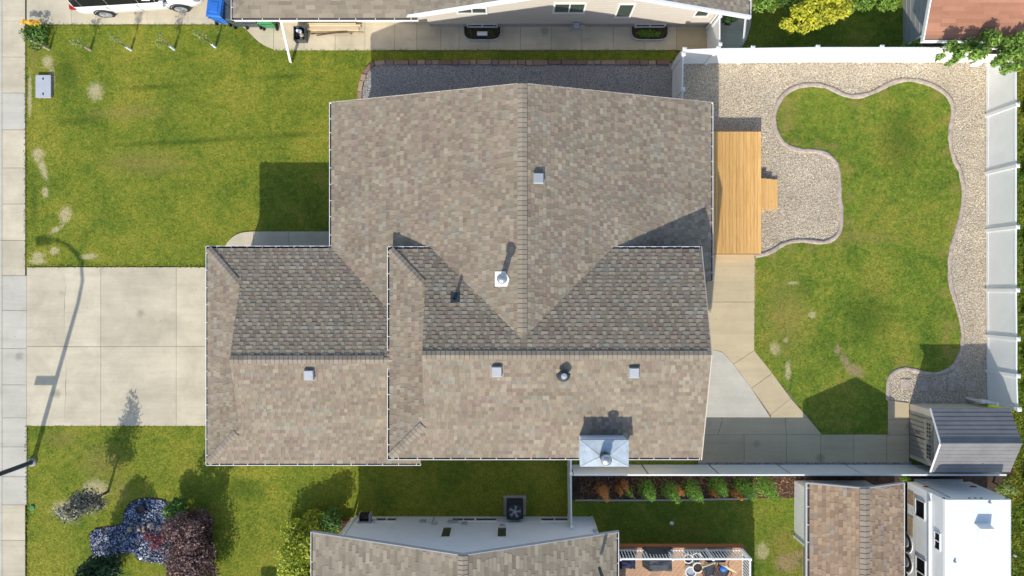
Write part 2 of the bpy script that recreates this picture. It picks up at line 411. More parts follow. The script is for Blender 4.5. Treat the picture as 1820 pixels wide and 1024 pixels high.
# ---------------------------------------------------------------- geometry-node scatter for grass and gravel
def scatter(name, pts, z, density, kind, mat, size, seed=1, label=None):
    mb = MB()
    if isinstance(pts[0][0], (int, float)): pts = [pts]
    for q in pts: mb.sheet(q, z)
    o = bpy.data.objects.new(name, mesh_of(name, mb, mat)); COL.objects.link(o); o['kind'] = 'stuff'
    if label: o['label'] = label
    o['category'] = name.replace('_', ' ')
    g = bpy.data.node_groups.new(name, 'GeometryNodeTree')
    g.interface.new_socket('Geometry', in_out='INPUT', socket_type='NodeSocketGeometry')
    g.interface.new_socket('Geometry', in_out='OUTPUT', socket_type='NodeSocketGeometry')
    gi = g.nodes.new('NodeGroupInput'); go = g.nodes.new('NodeGroupOutput')
    d = g.nodes.new('GeometryNodeDistributePointsOnFaces'); d.inputs['Density'].default_value = density; d.inputs['Seed'].default_value = seed
    g.links.new(gi.outputs[0], d.inputs['Mesh'])
    ip = g.nodes.new('GeometryNodeInstanceOnPoints'); g.links.new(d.outputs[0], ip.inputs['Points'])
    sm = g.nodes.new('GeometryNodeSetMaterial'); sm.inputs['Material'].default_value = mat
    rv = g.nodes.new('FunctionNodeRandomValue'); rv.data_type = 'FLOAT_VECTOR'
    rs = g.nodes.new('FunctionNodeRandomValue'); rs.data_type = 'FLOAT_VECTOR'
    if kind == 'stone':
        ic = g.nodes.new('GeometryNodeMeshIcoSphere'); ic.inputs['Radius'].default_value = size; ic.inputs['Subdivisions'].default_value = 1
        src = ic.outputs[0]
        rv.inputs[0].default_value = (0, 0, 0); rv.inputs[1].default_value = (6.28, 6.28, 6.28)
        rs.inputs[0].default_value = (.55, .5, .35); rs.inputs[1].default_value = (1.35, 1.1, .8)
    elif kind == 'chip':
        ic = g.nodes.new('GeometryNodeMeshCube'); ic.inputs[0].default_value = (size*2.6, size*.9, size*.35)
        src = ic.outputs[0]
        rv.inputs[0].default_value = (-.5, -.5, 0); rv.inputs[1].default_value = (.5, .5, 6.28)
        rs.inputs[0].default_value = (.5, .6, .6); rs.inputs[1].default_value = (1.5, 1.3, 1.2)
    else:
        j = g.nodes.new('GeometryNodeJoinGeometry')
        for k in range(4):
            c = g.nodes.new('GeometryNodeMeshCone'); c.inputs['Vertices'].default_value = 3
            c.inputs['Radius Top'].default_value = 0; c.inputs['Radius Bottom'].default_value = size*.17; c.inputs['Depth'].default_value = size
            tr = g.nodes.new('GeometryNodeTransform'); a = k*1.9
            tr.inputs['Translation'].default_value = (.016*math.cos(a), .016*math.sin(a), 0)
            tr.inputs['Rotation'].default_value = (.75*math.sin(a*1.3), .75*math.cos(a), a)
            g.links.new(c.outputs[0], tr.inputs[0]); g.links.new(tr.outputs[0], j.inputs[0])
        src = j.outputs[0]
        rv.inputs[0].default_value = (-.5, -.5, 0); rv.inputs[1].default_value = (.5, .5, 6.28)
        rs.inputs[0].default_value = (.7, .7, .5); rs.inputs[1].default_value = (1.4, 1.4, 1.4)
    g.links.new(src, sm.inputs[0]); g.links.new(sm.outputs[0], ip.inputs['Instance'])
    g.links.new(rv.outputs[0], ip.inputs['Rotation']); g.links.new(rs.outputs[0], ip.inputs['Scale'])
    g.links.new(ip.outputs[0], go.inputs[0])
    md = o.modifiers.new('scatter', 'NODES'); md.node_group = g
    return o

def smooth_curve(pts, step=6):
    out = []; n = len(pts)
    for i in range(n-1):
        p0 = pts[max(i-1, 0)]; p1 = pts[i]; p2 = pts[i+1]; p3 = pts[min(i+2, n-1)]
        k = max(1, int(math.dist(p1, p2)/step))
        for j in range(k):
            t = j/k
            out.append(tuple(.5*((2*p1[a]) + (-p0[a]+p2[a])*t + (2*p0[a]-5*p1[a]+4*p2[a]-p3[a])*t*t + (-p0[a]+3*p1[a]-3*p2[a]+p3[a])*t**3) for a in (0, 1)))
    out.append(pts[-1]); return out
def ribbon(pts, w, z0, z1, jit=.0):
    """raised curb with a rounded top along a plan curve"""
    mb = MB(); n = len(pts); prof = [(-.5, z0), (-.46, z1*.75), (-.2, z1), (.2, z1), (.46, z1*.75), (.5, z0)]
    vs = []
    for i, p in enumerate(pts):
        a = Vector(pts[max(i-1, 0)]); b = Vector(pts[min(i+1, n-1)]); d = (b-a).normalized(); nn = Vector((-d.y, d.x))
        ww = w*(1+random.uniform(-jit, jit)); dz = random.uniform(-.006, .006)
        for q, z in prof: vs.append((p[0]+nn.x*q*ww, p[1]+nn.y*q*ww, z+dz))
    m = len(prof)
    fs = [(i*m+k, (i+1)*m+k, (i+1)*m+k+1, i*m+k+1) for i in range(n-1) for k in range(m-1)]
    return mb.add(vs, fs)
def clip(polyg, conv):
    """Sutherland-Hodgman against a convex counter-clockwise polygon"""
    out = polyg; n = len(conv)
    for i in range(n):
        ax, ay = conv[i]; bx, by = conv[(i+1) % n]; ex, ey = bx-ax, by-ay
        inp = out; out = []
        if not inp: return []
        for j in range(len(inp)):
            p = inp[j]; q = inp[(j+1) % len(inp)]
            dp = ex*(p[1]-ay)-ey*(p[0]-ax); dq = ex*(q[1]-ay)-ey*(q[0]-ax)
            if dp >= 0: out.append(p)
            if (dp >= 0) != (dq >= 0):
                t = dp/(dp-dq); out.append((p[0]+(q[0]-p[0])*t, p[1]+(q[1]-p[1])*t))
    return out
def area(p): return .5*sum(p[i][0]*p[(i+1)%len(p)][1]-p[(i+1)%len(p)][0]*p[i][1] for i in range(len(p)))

# ---------------------------------------------------------------- ground and setting
mb = MB(); mb.sheet([(-400, -400), (400, -400), (400, 400), (-400, 400)], -.06)
struct('ground', mb, M['lawn_south'])
mb = MB(); mb.sheet([(-34, -60), (-21.6, -60), (-21.6, 60), (-34, 60)], -.03); struct('road', mb, M['asphalt'])

def slabs(name, polys, mat_for, z0=-.05, z1=.04, gap=.007, under=True):
    """a paved surface: every poured slab is a piece, with open joints over dark soil"""
    root = MB()
    allp = [poly(p) for p in polys]
    for q in allp: root.prism(q, z0-.005, z1-.022)
    o = struct(name, root, M['joint'])
    for q, src in zip(allp, polys):
        cx = sum(a for a, b in q)/len(q); cy = sum(b for a, b in q)/len(q)
        q2 = []
        for a, b in q:
            d = math.hypot(a-cx, b-cy); k = (d-gap*1.3)/d; q2.append((cx+(a-cx)*k, cy+(b-cy)*k))
        m = MB(); m.prism(q2, z0, z1 + random.uniform(-.003, .003))
        part('slab', m, mat_for(src), o)
    return o
rect = lambda a, b, c, d: [(a, b), (c, b), (c, d), (a, d)]
# pavement at the left
ys = [-150, -90, -25, 38, 102, 166, 231, 299, 363, 427.5, 490, 552, 619.6, 684, 742.5, 794, 847, 897, 960, 1024, 1088, 1150]
sw = []
for a, b in zip(ys[:-1], ys[1:]):
    sw.append(rect(5, a, 46 if (a < 490 or a >= 897) else 48.5, b))
slabs('pavement', sw, lambda s: M['conc_new'] if (s[0][1] in (166,) or 490 <= s[0][1] < 897) else M['conc'])
mb = MB()
for a, b in zip(ys[:-1:3], ys[3::3]):
    x0, y0 = P(-21, b); x1, y1 = P(4.4, a); mb.box(x0, x1-.0, y0+.004, y1-.004, -.05, .034)
struct('kerb', mb, M['conc_new'])
# main driveway, with a crack that splits the first bays
def wav(x, y0, y1, n=8, am=2.2):
    return [(x + (random.uniform(-am, am) if 0 < i < n else 0), y0+(y1-y0)*i/n) for i in range(n+1)]
c1, c2 = wav(117, 475, 616), wav(118, 616, 757)
dr = [[(48.5,475)]+c1[:1]+c1[1:]+[(48.5,616)], c1[:1]+[(180,475),(180,616)]+c1[::-1][:-1], rect(180,475,314,616), rect(314,475,447,616),
      [(48.5,616)]+c2+[(48.5,757)], c2[:1]+[(180,616),(180,757)]+c2[::-1][:-1], rect(180,616,314,757), rect(314,616,447,757)]
slabs('driveway', dr, lambda s: M['conc'])
slabs('neighbour_driveway', [rect(48.5,-120,128,44), rect(128,-120,188,44), rect(188,-120,262,44), rect(262,-120,335,44), rect(335,-120,424,44)], lambda s: M['conc'])
# neighbour's side walk along the beige wall
c = smooth_curve([(424,44),(437,52),(452,68),(468,80),(487,88.5)], 8)
xs = [487,541,596,649,702,741,783,816,869,925,980,1034,1090,1145,1202,1257]
nw = [[(424,30),(487,30)] + c[::-1]] + [rect(a, 30, b, 90) for a, b in zip(xs[:-1], xs[1:])]
slabs('side_walk', nw, lambda s: M['conc'] if s[0][0] < 1190 else M['conc_path'])
slabs('side_patio', [[(1257,-40),(1335,-40),(1337,20),(1334,48),(1326,72),(1315,90),(1257,90)]], lambda s: M['conc'])
# front step walk
fw = smooth_curve([(398,446),(403,433),(413,422),(428,414),(451,411.5)], 6)
slabs('front_walk', [[(451,411.5),(451,450),(398,450)]+fw[:-1], rect(451,411.5,514,450), rect(514,411.5,592,450)], lambda s: M['conc'])
# back paths
inner = smooth_curve([(1250,621),(1268,622),(1283,626),(1292,634),(1303,647)], 6)
slabs('back_path', [
    [(1258,452),(1340,452),(1340,537),(1253,537)],
    [(1250,537),(1340,537),(1340,623),(1303,647)]+inner[::-1][1:],
    [(1340,623),(1372,663),(1335,690),(1303,647)], [(1372,663),(1405,708),(1369,737),(1335,690)], [(1405,708),(1435,742),(1369,742),(1369,737)],
    [(1240,742),(1284,742),(1276,772),(1240,772)], [(1284,742),(1395,742),(1397,772),(1276,772)], [(1395,742),(1435,742),(1460,772),(1397,772)],
    rect(1240,772,1322,822), rect(1322,772,1397,822), rect(1397,772,1458,822), rect(1458,772,1517,822), rect(1517,772,1575,822),
    [(1577,711),(1615,716),(1615,745),(1577,745)], rect(1577,745,1615,773), rect(1575,773,1615,822)], lambda s: M['conc_path'])
slabs('patio_pad', [inner[:-1]+[(1303,647),(1335,690),(1369,742),(1240,742),(1240,621)]], lambda s: M['conc_new'])

# lawns
front = poly([(46,45),(424,45)] + c + [(1200,89.5),(1200,110),(668,112),(656,119),(648,132),(643,150),(640,175),(640,475),(46,475)])
front2 = poly([(48,757),(1015,757),(1015,1150),(48,1150)])
mb = MB(); mb.sheet(front, 0); mb.sheet(front2, 0); struct('front_lawn', mb, M['lawn_front'])
G1 = poly([(46, 45), (424, 45)] + c + [(1200, 89.5), (1200, 108), (668, 110), (650, 122), (642, 150), (640, 200), (600, 475), (46, 475)])
G2 = poly([(48, 757), (1015, 757), (1015, 925), (640, 925), (640, 1060), (48, 1060)])
GS, GD = .024, 310      # blade length and tuft density of the mown turf
scatter('grass', [G1, G2], .004, GD, 'grass', M['blade_front'], GS, 1,
        'short mown grass of the front lawn beside the driveway')
curve = smooth_curve([(1342,455),(1358,452),(1375,445),(1388,436),(1405,430),(1425,428),(1447,430),(1465,431),(1480,425),(1490,415),(1495,400),(1495,375),(1492,345),(1491,320),(1489,300),(1482,285),(1468,274),(1450,269),(1420,267),(1400,260),(1386,246),(1377,228),(1375,210),(1380,190),(1390,172),(1405,160),(1425,153),(1445,151.5),(1465,154),(1485,162),(1505,171),(1525,172),(1545,167),(1565,158),(1585,148),(1605,143),(1625,143.5),(1650,150),(1670,160),(1685,173),(1692,188),(1693,202),(1690,222),(1688,245),(1690,265),(1697,288),(1706,305),(1711,330),(1712,345),(1709,370),(1703,400),(1695,425),(1690,440),(1688,460),(1687,480),(1690,510),(1700,545),(1708,575),(1710,605),(1705,630),(1695,650),(1680,660),(1660,665),(1640,663),(1625,658),(1608,655),(1595,658),(1583,668),(1578,682),(1577,711)], 7)
backp = curve + [(1577,773),(1460,773),(1435,742),(1340,623)]
mb = MB(); mb.sheet(poly([(1197,100),(1760,100),(1760,718),(1577,718),(1577,760),(1330,760),(1330,452),(1258,452),(1258,330),(1197,240)]), .0); struct('gravel_bed', mb, M['gravel'])
mb = MB(); mb.sheet(poly(backp), .03); struct('back_lawn', mb, M['lawn_back'])
scatter('grass', poly(backp), .033, GD, 'grass', M['blade_back'], GS, 2, 'mown grass of the curving back lawn inside the curb')
# pebbles: gravel area minus lawn, in bands that hug the curve
gp = []
top_i = min(range(len(curve)), key=lambda i: (curve[i][1]) if curve[i][0] < 1500 else 9e9)
gp.append(poly([(1197,110),(1445,110)] + curve[:top_i+1][::-1] + [(1342,452),(1352,450),(1352,235),(1275,235),(1270,180),(1197,180)]))
gp.append(poly([(1445,110),(1752,110),(1752,716)] + [(1577,711)] + curve[top_i:][::-1][1:]))
scatter('gravel', gp, .008, 800, 'stone', M['pebble'], .022, 3, 'beige river gravel around the curving back lawn')
mb = MB(); mb.sheet(poly([(668,112),(1200,112),(1200,230),(640,230),(640,175),(643,150),(648,132),(656,119)]), .003); struct('side_gravel_bed', mb, M['gravel_grey'])
scatter('gravel', poly([(668,115),(1197,115),(1197,200),(645,200),(645,165),(650,135),(658,121)]), .008, 800, 'stone', M['pebble_grey'], .022, 4, 'grey gravel strip between the two houses')
mb = MB(); mb.sheet(poly([(1240,820),(1620,820),(1620,826),(1240,826)]), .003); struct('fence_gravel_strip', mb, M['gravel_grey'])
scatter('gravel', poly([(1240,821.5),(1616,821.5),(1616,827),(1240,827)]), .01, 500, 'stone', M['pebble_grey'], .03, 5, 'thin line of dark gravel along the foot of the rear side fence')
# south garden
bed = [(1018,826),(1440,826),(1440,884),(1330,886),(1240,888),(1018,889)]
mb = MB(); mb.sheet(poly(bed), .004); struct('garden_soil', mb, M['soil'])
scatter('bark_mulch', poly([(1030,828),(1440,828),(1440,884),(1030,887)]), .012, 260, 'chip', M['mulch'], .035, 6, 'brown bark mulch of the cedar bed behind the fence')
mb = MB(); mb.sheet(poly([(1016,888),(1440,884),(1440,1200),(1016,1200)]), .0); struct('side_lawn', mb, M['lawn_south'])
scatter('grass', poly([(1045, 888), (1440, 884), (1440, 1050), (1105, 1050)]), .004, GD, 'grass', M['blade_south'], GS, 7, 'grass of the south neighbour yard beside the raised deck')
mb = MB(); mb.sheet(poly([(1440,828),(1800,828),(1800,1200),(1440,1200)]), .006); struct('parking_pad', mb, M['soil'])
mb = MB(); mb.sheet(poly([(1800,-60),(1990,-60),(1990,1200),(1800,1200)]), .0); struct('lane_verge', mb, M['lawn_south'])
scatter('grass', poly([(1800,100),(1850,100),(1850,1060),(1785,1060),(1785,850),(1800,840)]), .01, 300, 'grass', M['blade_south'], .11, 8, 'long rough grass outside the white rear fence')
mb = MB(); mb.sheet(poly([(1330,-200),(1612,-200),(1612,108),(1257,108),(1257,91),(1316,90),(1327,72),(1335,48),(1338,20)]), .0); struct('north_lawn', mb, M['lawn_back'])
scatter('grass', poly([(1338, -40), (1606, -40), (1606, 104), (1318, 104), (1336, 48)]), .003, GD, 'grass', M['blade_back'], GS, 9, 'grass of the north neighbour back yard in fence shade')

strips = [rect(50, 472, 366, 476), rect(50, 756, 366, 760), rect(44, 45, 48, 475), rect(46, 757, 50, 1024), rect(487, 88, 1200, 91), rect(50, 43, 424, 47)]
scatter('grass', [poly(q) for q in strips], .038, 190, 'grass', M['blade_front'], .045, 12, 'uneven grass edge reaching over the concrete paving')
# curbs and edging stones
pts = [P(*q) for q in curve]
cb = ribbon(pts, .175, -.02, .068, .24)
lp = P(1492, 345)
single('lawn_curb', cb, M['curb'], (lp[0], lp[1], 0), 'mauve grey concrete curb winding between back lawn and gravel', 'curb', smooth=True)
cb = ribbon([P(*q) for q in smooth_curve([(1022,889),(1150,889),(1240,888),(1330,886)], 20)], .07, -.02, .05, .1)
single('bed_curb', cb, M['conc_new'], (*P(1180, 889), 0), 'thin grey concrete edge below the cedar bed', 'curb')
eg = thing('stone_edging', P(650, 130), 'row of rough brown edging stones between shaded grass strip and grey gravel', 'edging')
path = smooth_curve([(640,178),(640,165),(643,148),(648,134),(655,123),(664,115.5),(676,112.5),(690,112)], 4) + [(x, 112) for x in range(694, 1198, 4)]
pw = [P(*q) for q in path]; dist = [0]
for a, b in zip(pw[:-1], pw[1:]): dist.append(dist[-1]+math.dist(a, b))
def along(d):
    for i in range(len(dist)-1):
        if dist[i+1] >= d:
            t = (d-dist[i])/(dist[i+1]-dist[i]); a, b = Vector(pw[i]), Vector(pw[i+1])
            return a.lerp(b, t), (b-a).normalized()
    return Vector(pw[-1]), Vector((1, 0))
s = 0
while s < dist[-1]-.3:
    L = random.choice([.28, .34, .45, .55, .62]); p, d = along(s+L/2); n = Vector((-d.y, d.x)); wd = random.uniform(.085, .11)
    m = MB(); h = random.uniform(.07, .11); hl = L/2-.012
    j = lambda: random.uniform(-.012, .012)
    def q(a, b, z): return (p.x+d.x*a+n.x*b+j(), p.y+d.y*a+n.y*b+j(), z)
    m.hexa([q(-hl,-wd,-.03),q(hl,-wd,-.03),q(hl,wd,-.03),q(-hl,wd,-.03),q(-hl*.97,-wd*.9,h),q(hl*.97,-wd*.9,h+j()),q(hl*.97,wd*.9,h),q(-hl*.97,wd*.9,h+j())])
    part('stone', m, M['edging'], eg); s += L
# stepping stones
for i, (x, y) in enumerate([(1608,683),(1639,686),(1666,686),(1692,686),(1724,686)]):
    X, Y = P(x, y); m = MB(); m.prism([(X-.21,Y-.19),(X+.2,Y-.21),(X+.22,Y+.2),(X-.2,Y+.21)], -.02, .045)
    lab = ['sunlit square paver at the left end of the row in gravel', 'second square paver of the shaded row in gravel north of the shed', 'middle square paver of the row in shaded gravel north of the shed', 'fourth square paver from the left in shaded gravel', 'square paver nearest the white east fence'][i]
    single('paver', m, M['curb'], (X, Y, 0), lab, 'paver', 'pavers in the gravel by the shed')

# ---------------------------------------------------------------- roofs
PAL_MAIN = [((.300, .250, .184), 10), ((.282, .232, .170), 8), ((.258, .210, .156), 5), ((.288, .225, .176), 4), ((.270, .205, .166), 3), ((.330, .278, .208), 3), ((.268, .246, .196), 2), ((.292, .262, .208), 2)]
PAL_GREY = [((.282, .242, .184), 10), ((.262, .222, .170), 6), ((.302, .262, .202), 4), ((.245, .208, .160), 2)]
PAL_BROWN = [((.350, .252, .170), 9), ((.320, .226, .152), 7), ((.270, .194, .138), 5), ((.378, .278, .188), 3), ((.295, .248, .205), 1)]
PAL_RED = [((.37,.180,.115),8), ((.34,.165,.105),6), ((.395,.20,.13),4)]
def pick(pal):
    c = random.choices([a for a, b in pal], [b for a, b in pal])[0]; k = random.uniform(.92, 1.08)
    return tuple(x*k for x in c)
EXPO = .143
def slope(parent, O, u, z0, p, pieces, pal, mat, t0=.09, thick=.14, wmin=.10, wmax=.26, expo=EXPO, flat=False):
    """one roof plane: solid deck plus real overlapping shingle tabs. O eave point, u upslope unit vector."""
    v = (u[1], -u[0])
    def st(pt): return ((pt[0]-O[0])*v[0]+(pt[1]-O[1])*v[1], (pt[0]-O[0])*u[0]+(pt[1]-O[1])*u[1])
    def xy(s, t): return (O[0]+v[0]*s+u[0]*t, O[1]+v[1]*s+u[1]*t)
    zf = lambda x, y: z0 + p*((x-O[0])*u[0]+(y-O[1])*u[1])
    dk = MB()
    cps = []
    for pc in pieces:
        q = [st(a) for a in pc]
        if area(q) < 0: q = q[::-1]
        q0 = clip(q, [(-99, t0+.004), (99, t0+.004), (99, 99), (-99, 99)])
        if len(q0) > 2: dk.prism([xy(*k) for k in q0], lambda x, y: zf(x, y)-thick, lambda x, y: zf(x, y)-.002)
        # keep shingles clear of the gutter
        q = clip(q, [(-99, t0), (99, t0), (99, 99), (-99, 99)])
        if q: cps.append(q)
    part('roof_deck', dk, M['deck_board'], parent)
    sh = MB()
    e = expo*math.cos(math.atan(p))
    tmax = max(b for q in cps for a, b in q)
    i = 0
    last = None
    while t0+i*e < tmax:
        a0 = t0+i*e; a1 = a0+e
        row = [clip(q, [(-99, a0), (99, a0), (99, a1), (-99, a1)]) for q in cps]
        xsr = [x for q in row for x, y in q]
        if xsr:
            s = min(xsr)-random.uniform(0, .3); smax = max(xsr); tooth = random.random() < .5
            col = pick(pal)
            while s < smax:
                wd = random.uniform(wmin, wmax); tooth = not tooth
                if random.random() < .68: col = pick(pal)
                hl = (.021 if tooth else .009) if not flat else .012
                c = tuple(x*(1.04 if tooth or flat else .86) for x in col)  # lower tabs tinted darker, painting the shading between the teeth
                for q in row:
                    if len(q) < 3: continue
                    g = clip([(s+.002, a0), (s+wd-.002, a0), (s+wd-.002, a1), (s+.002, a1)], q)
                    if len(g) < 3 or abs(area(g)) < .0004: continue
                    n = len(g)
                    pts = [xy(*k) for k in g]
                    if area(pts) < 0: pts = pts[::-1]; g = g[::-1]
                    vb = [(x, y, zf(x, y)-.0015) for x, y in pts]
                    vt = [(x, y, zf(x, y)+.003+(hl-.003)*(1-(k[1]-a0)/e)) for (x, y), k in zip(pts, g)]
                    sh.add(vb+vt, [tuple(range(n, 2*n))]+[(r_, (r_+1) % n, n+(r_+1) % n, n+r_) for r_ in range(n)], c)
                s += wd
        i += 1
    o = part('shingles', sh, mat, parent, kind='stuff')
    return zf
cap_mesh = {}
def caps(parent, a, b, pe, w=.145, expo=.16, mat='cap', name='ridge_shingle'):
    a = Vector(a); b = Vector(b); d = (b-a); L = d.length; d.normalize()
    key = (round(pe, 3), w, mat, expo)
    if key not in cap_mesh:
        m = MB(); l2 = expo*.90; th = .016
        vs = []
        for x, lift in ((0, .020), (l2, .010)):
            for y in (-w, 0, w):
                for tt in (0, th): vs.append((x, y, -pe*abs(y)+lift+tt))
        I = lambda i, j_, k: i*6+j_*2+k
        fs = [(I(0,0,1),I(1,0,1),I(1,1,1),I(0,1,1)),(I(0,1,1),I(1,1,1),I(1,2,1),I(0,2,1)),(I(0,0,0),I(0,1,0),I(1,1,0),I(1,0,0)),(I(0,1,0),I(0,2,0),I(1,2,0),I(1,1,0)),
              (I(0,0,0),I(0,0,1),I(0,1,1),I(0,1,0)),(I(0,1,0),I(0,1,1),I(0,2,1),I(0,2,0)),(I(0,0,0),I(1,0,0),I(1,0,1),I(0,0,1)),(I(0,2,0),I(0,2,1),I(1,2,1),I(1,2,0)),
              (I(1,0,0),I(1,1,0),I(1,1,1),I(1,0,1)),(I(1,1,0),I(1,2,0),I(1,2,1),I(1,1,1))]
        cap_mesh[key] = mesh_of(name, m.add([(v[0], v[1], v[2]) for v in vs], [f[::-1] for f in fs]), M[mat])
    y = Vector((0, 0, 1)).cross(d).normalized(); z = d.cross(y)
    n = int((L - .05) / expo)
    um = MB(); b2 = a+d*(n*expo-.02)
    U = lambda pt, k, dz: tuple(pt + y*k + Vector((0, 0, dz-pe*abs(k)+.018)))
    ws = w-.012
    under = [U(q, k, 0) for q in (a, b2) for k in (-ws, 0, ws)] + [U(q, k, -.02) for q in (a, b2) for k in (-ws, ws)]
    um.add(under,
        [(0,1,4,3)[::-1],(1,2,5,4)[::-1],(0,3,8,6)[::-1],(2,7,9,5)[::-1],(6,8,9,7)])
    part('ridge_underlay', um, M['deck_board'], parent)
    for i in range(n):
        p = a + d*(i*expo)
        Mx = Matrix(((d.x, y.x, z.x, p.x), (d.y, y.y, z.y, p.y), (d.z, y.z, z.z, p.z+.012), (0, 0, 0, 1)))
        piece(name, cap_mesh[key], parent, Mx)
def gutter(parent, a, b, z, inward, step=.62, w=.105, lip=.022):
    """U channel with open top: outer lip on line a-b, interior towards the roof"""
    a = Vector(a); b = Vector(b); d = (b-a).normalized(); n = Vector(inward)
    def bar(m, i0, i1, z0, z1, a=a, b=b):
        m.hexa([(a.x+n.x*i0, a.y+n.y*i0, z0), (b.x+n.x*i0, b.y+n.y*i0, z0), (b.x+n.x*i1, b.y+n.y*i1, z0), (a.x+n.x*i1, a.y+n.y*i1, z0),
                (a.x+n.x*i0, a.y+n.y*i0, z1), (b.x+n.x*i0, b.y+n.y*i0, z1), (b.x+n.x*i1, b.y+n.y*i1, z1), (a.x+n.x*i1, a.y+n.y*i1, z1)])
    m = MB(); bar(m, 0, lip, z-.12, z-.01); bar(m, lip, w, z-.12, z-.105)
    for e, sg in ((a, 1), (b, -1)):
        e2 = e + d*sg*.02; bar(m, lip, w, z-.105, z-.012, *((e, e2) if sg > 0 else (e2, e)))
    g = part('gutter', m, M['trim'], parent)
    m = MB(); bar(m, lip+.001, w-.001, z-.104, z-.088, a+d*.022, b-d*.022); part('gutter_shade_debris', m, M['shade_debris'], g)  # dark strip paints the shade and debris lying in the trough
    L = (b-a).length; s = random.uniform(.3, .6)
    m = MB(); m.box(-.013, .013, 0, w, -.03, -.012); me = mesh_of('gutter_hanger', m, M['trim'])
    ang = math.atan2(n.y, n.x)-math.pi/2
    while s < L-.1:
        p = a + d*s
        piece('gutter_hanger', me, g, Matrix.Translation((p.x, p.y, z)) @ Matrix.Rotation(ang, 4, 'Z')); s += step*random.uniform(.82, 1.15)
    return g
def wall_box(parent, x0, x1, y0, y1, z1, mat, name='wall', z0=-.05):
    m = MB(); m.box(x0, x1, y0, y1, z0, z1); return part(name, m, mat, parent)
def gable(parent, axis, at, c0, c1, z0, zr, th, mat):
    """triangular gable wall; axis 'y' = faces north/south, at = its y"""
    mid = (c0+c1)/2; m = MB(); tri = [(c0, z0), (c1, z0), (mid, zr)]
    f = (lambda c, z, k: (c, at+k, z)) if axis == 'y' else (lambda c, z, k: (at+k, c, z))
    v = [f(c, z, 0) for c, z in tri]+[f(c, z, th) for c, z in tri]
    m.add(v, [(0,1,2),(5,4,3),(0,3,4,1),(1,4,5,2),(2,5,3,0)]); return part('gable_wall', m, mat, parent)
def window(parent, c, ux, nrm, w, h, z0, mull=1, fr=.07, glass='glass', name='window'):
    # c is the lower centre on the wall face, ux runs along the wall, nrm points outwards
    pane_mat = M['glass'] if name in ('window', 'patio_door') else M['car_glass']
    c = Vector((c[0], c[1], z0)); u = Vector((*ux, 0)); n = Vector((*nrm, 0)); zz = Vector((0, 0, 1))
    def bar(m, a0, a1, b0, b1, d0, d1):
        P_ = lambda a, b, d: tuple(c + u*a + zz*b + n*d)
        m.hexa([P_(a0,b0,d0),P_(a1,b0,d0),P_(a1,b0,d1),P_(a0,b0,d1),P_(a0,b1,d0),P_(a1,b1,d0),P_(a1,b1,d1),P_(a0,b1,d1)])
    m = MB(); W = w/2
    bar(m,-W,W,0,fr,-.02,.045); bar(m,-W,W,h-fr,h,-.02,.045); bar(m,-W,-W+fr,fr,h-fr,-.02,.045); bar(m,W-fr,W,fr,h-fr,-.02,.045)
    for k in range(mull):
        x = -W+(k+1)*w/(mull+1); bar(m,x-.022,x+.022,fr,h-fr,-.02,.035)
    f = part(name, m, M['trim'], parent)
    edges = [-W+fr]+[-W+(k+1)*w/(mull+1) for k in range(mull)]+[W-fr]
    for k in range(mull+1):
        m = MB(); bar(m, edges[k]+(.022 if k else 0), edges[k+1]-(.022 if k < mull else 0), fr, h-fr, .002, .012); part('pane', m, pane_mat, f)
    return f

# --- main house
PT = .3333
house = thing('house', (0, 0), 'main house with brown blended shingle roof of crossing gables and white gutters', 'house')
roofo = part('roof', MB().box(-3.0, 6.0, -5.0, 0.5, 3.9, 4.02), M['deck_board'], house)
# A: garage wing
zA = 2.75; ax0, an, as_, axe = -11.43, 1.574, -6.63, -4.0
rA = (an+as_)/2; hA = zA+PT*(an-rA); gA = -9.96; dA = gA-ax0
slope(roofo, (ax0, an), (0, -1), zA, PT, [[(ax0,an),(-6.82,an),(-6.82+dA,an-dA),(gA,an-dA)], [(gA,an-dA),(-6.82+dA,an-dA),(axe,an-2.82),(axe,rA),(gA,rA)]], PAL_MAIN, M['shingle'])
slope(roofo, (ax0, as_), (0, 1), zA, PT, [[(ax0,as_),(-3.4,as_),(-3.4,-5.62),(ax0+1.01,-5.62)], [(ax0+1.01,-5.62),(axe,-5.62),(axe,as_+dA),(gA,as_+dA)], [(gA,as_+dA),(axe,as_+dA),(axe,rA),(gA,rA)]], PAL_MAIN, M['shingle'])
slope(roofo, (ax0, 0), (1, 0), zA, PT, [[(ax0,as_),(ax0,an),(gA+.3,an-dA-.3),(gA+.3,as_+dA+.3)]], PAL_MAIN, M['shingle'])
caps(roofo, (gA, rA, hA), (-4.4, rA, hA), PT)
caps(roofo, (ax0+.12, an-.12, zA+PT*.12), (gA, an-dA, zA+PT*dA), PT*.707, .14)
caps(roofo, (ax0+.12, as_+.12, zA+PT*.12), (gA, as_+dA, zA+PT*dA), PT*.707, .14)
gutter(house, (ax0, as_), (ax0, an), zA, (1, 0)); gutter(house, (ax0, an), (-6.82, an), zA, (0, -1)); gutter(house, (ax0, as_), (-3.4, as_), zA, (0, 1))
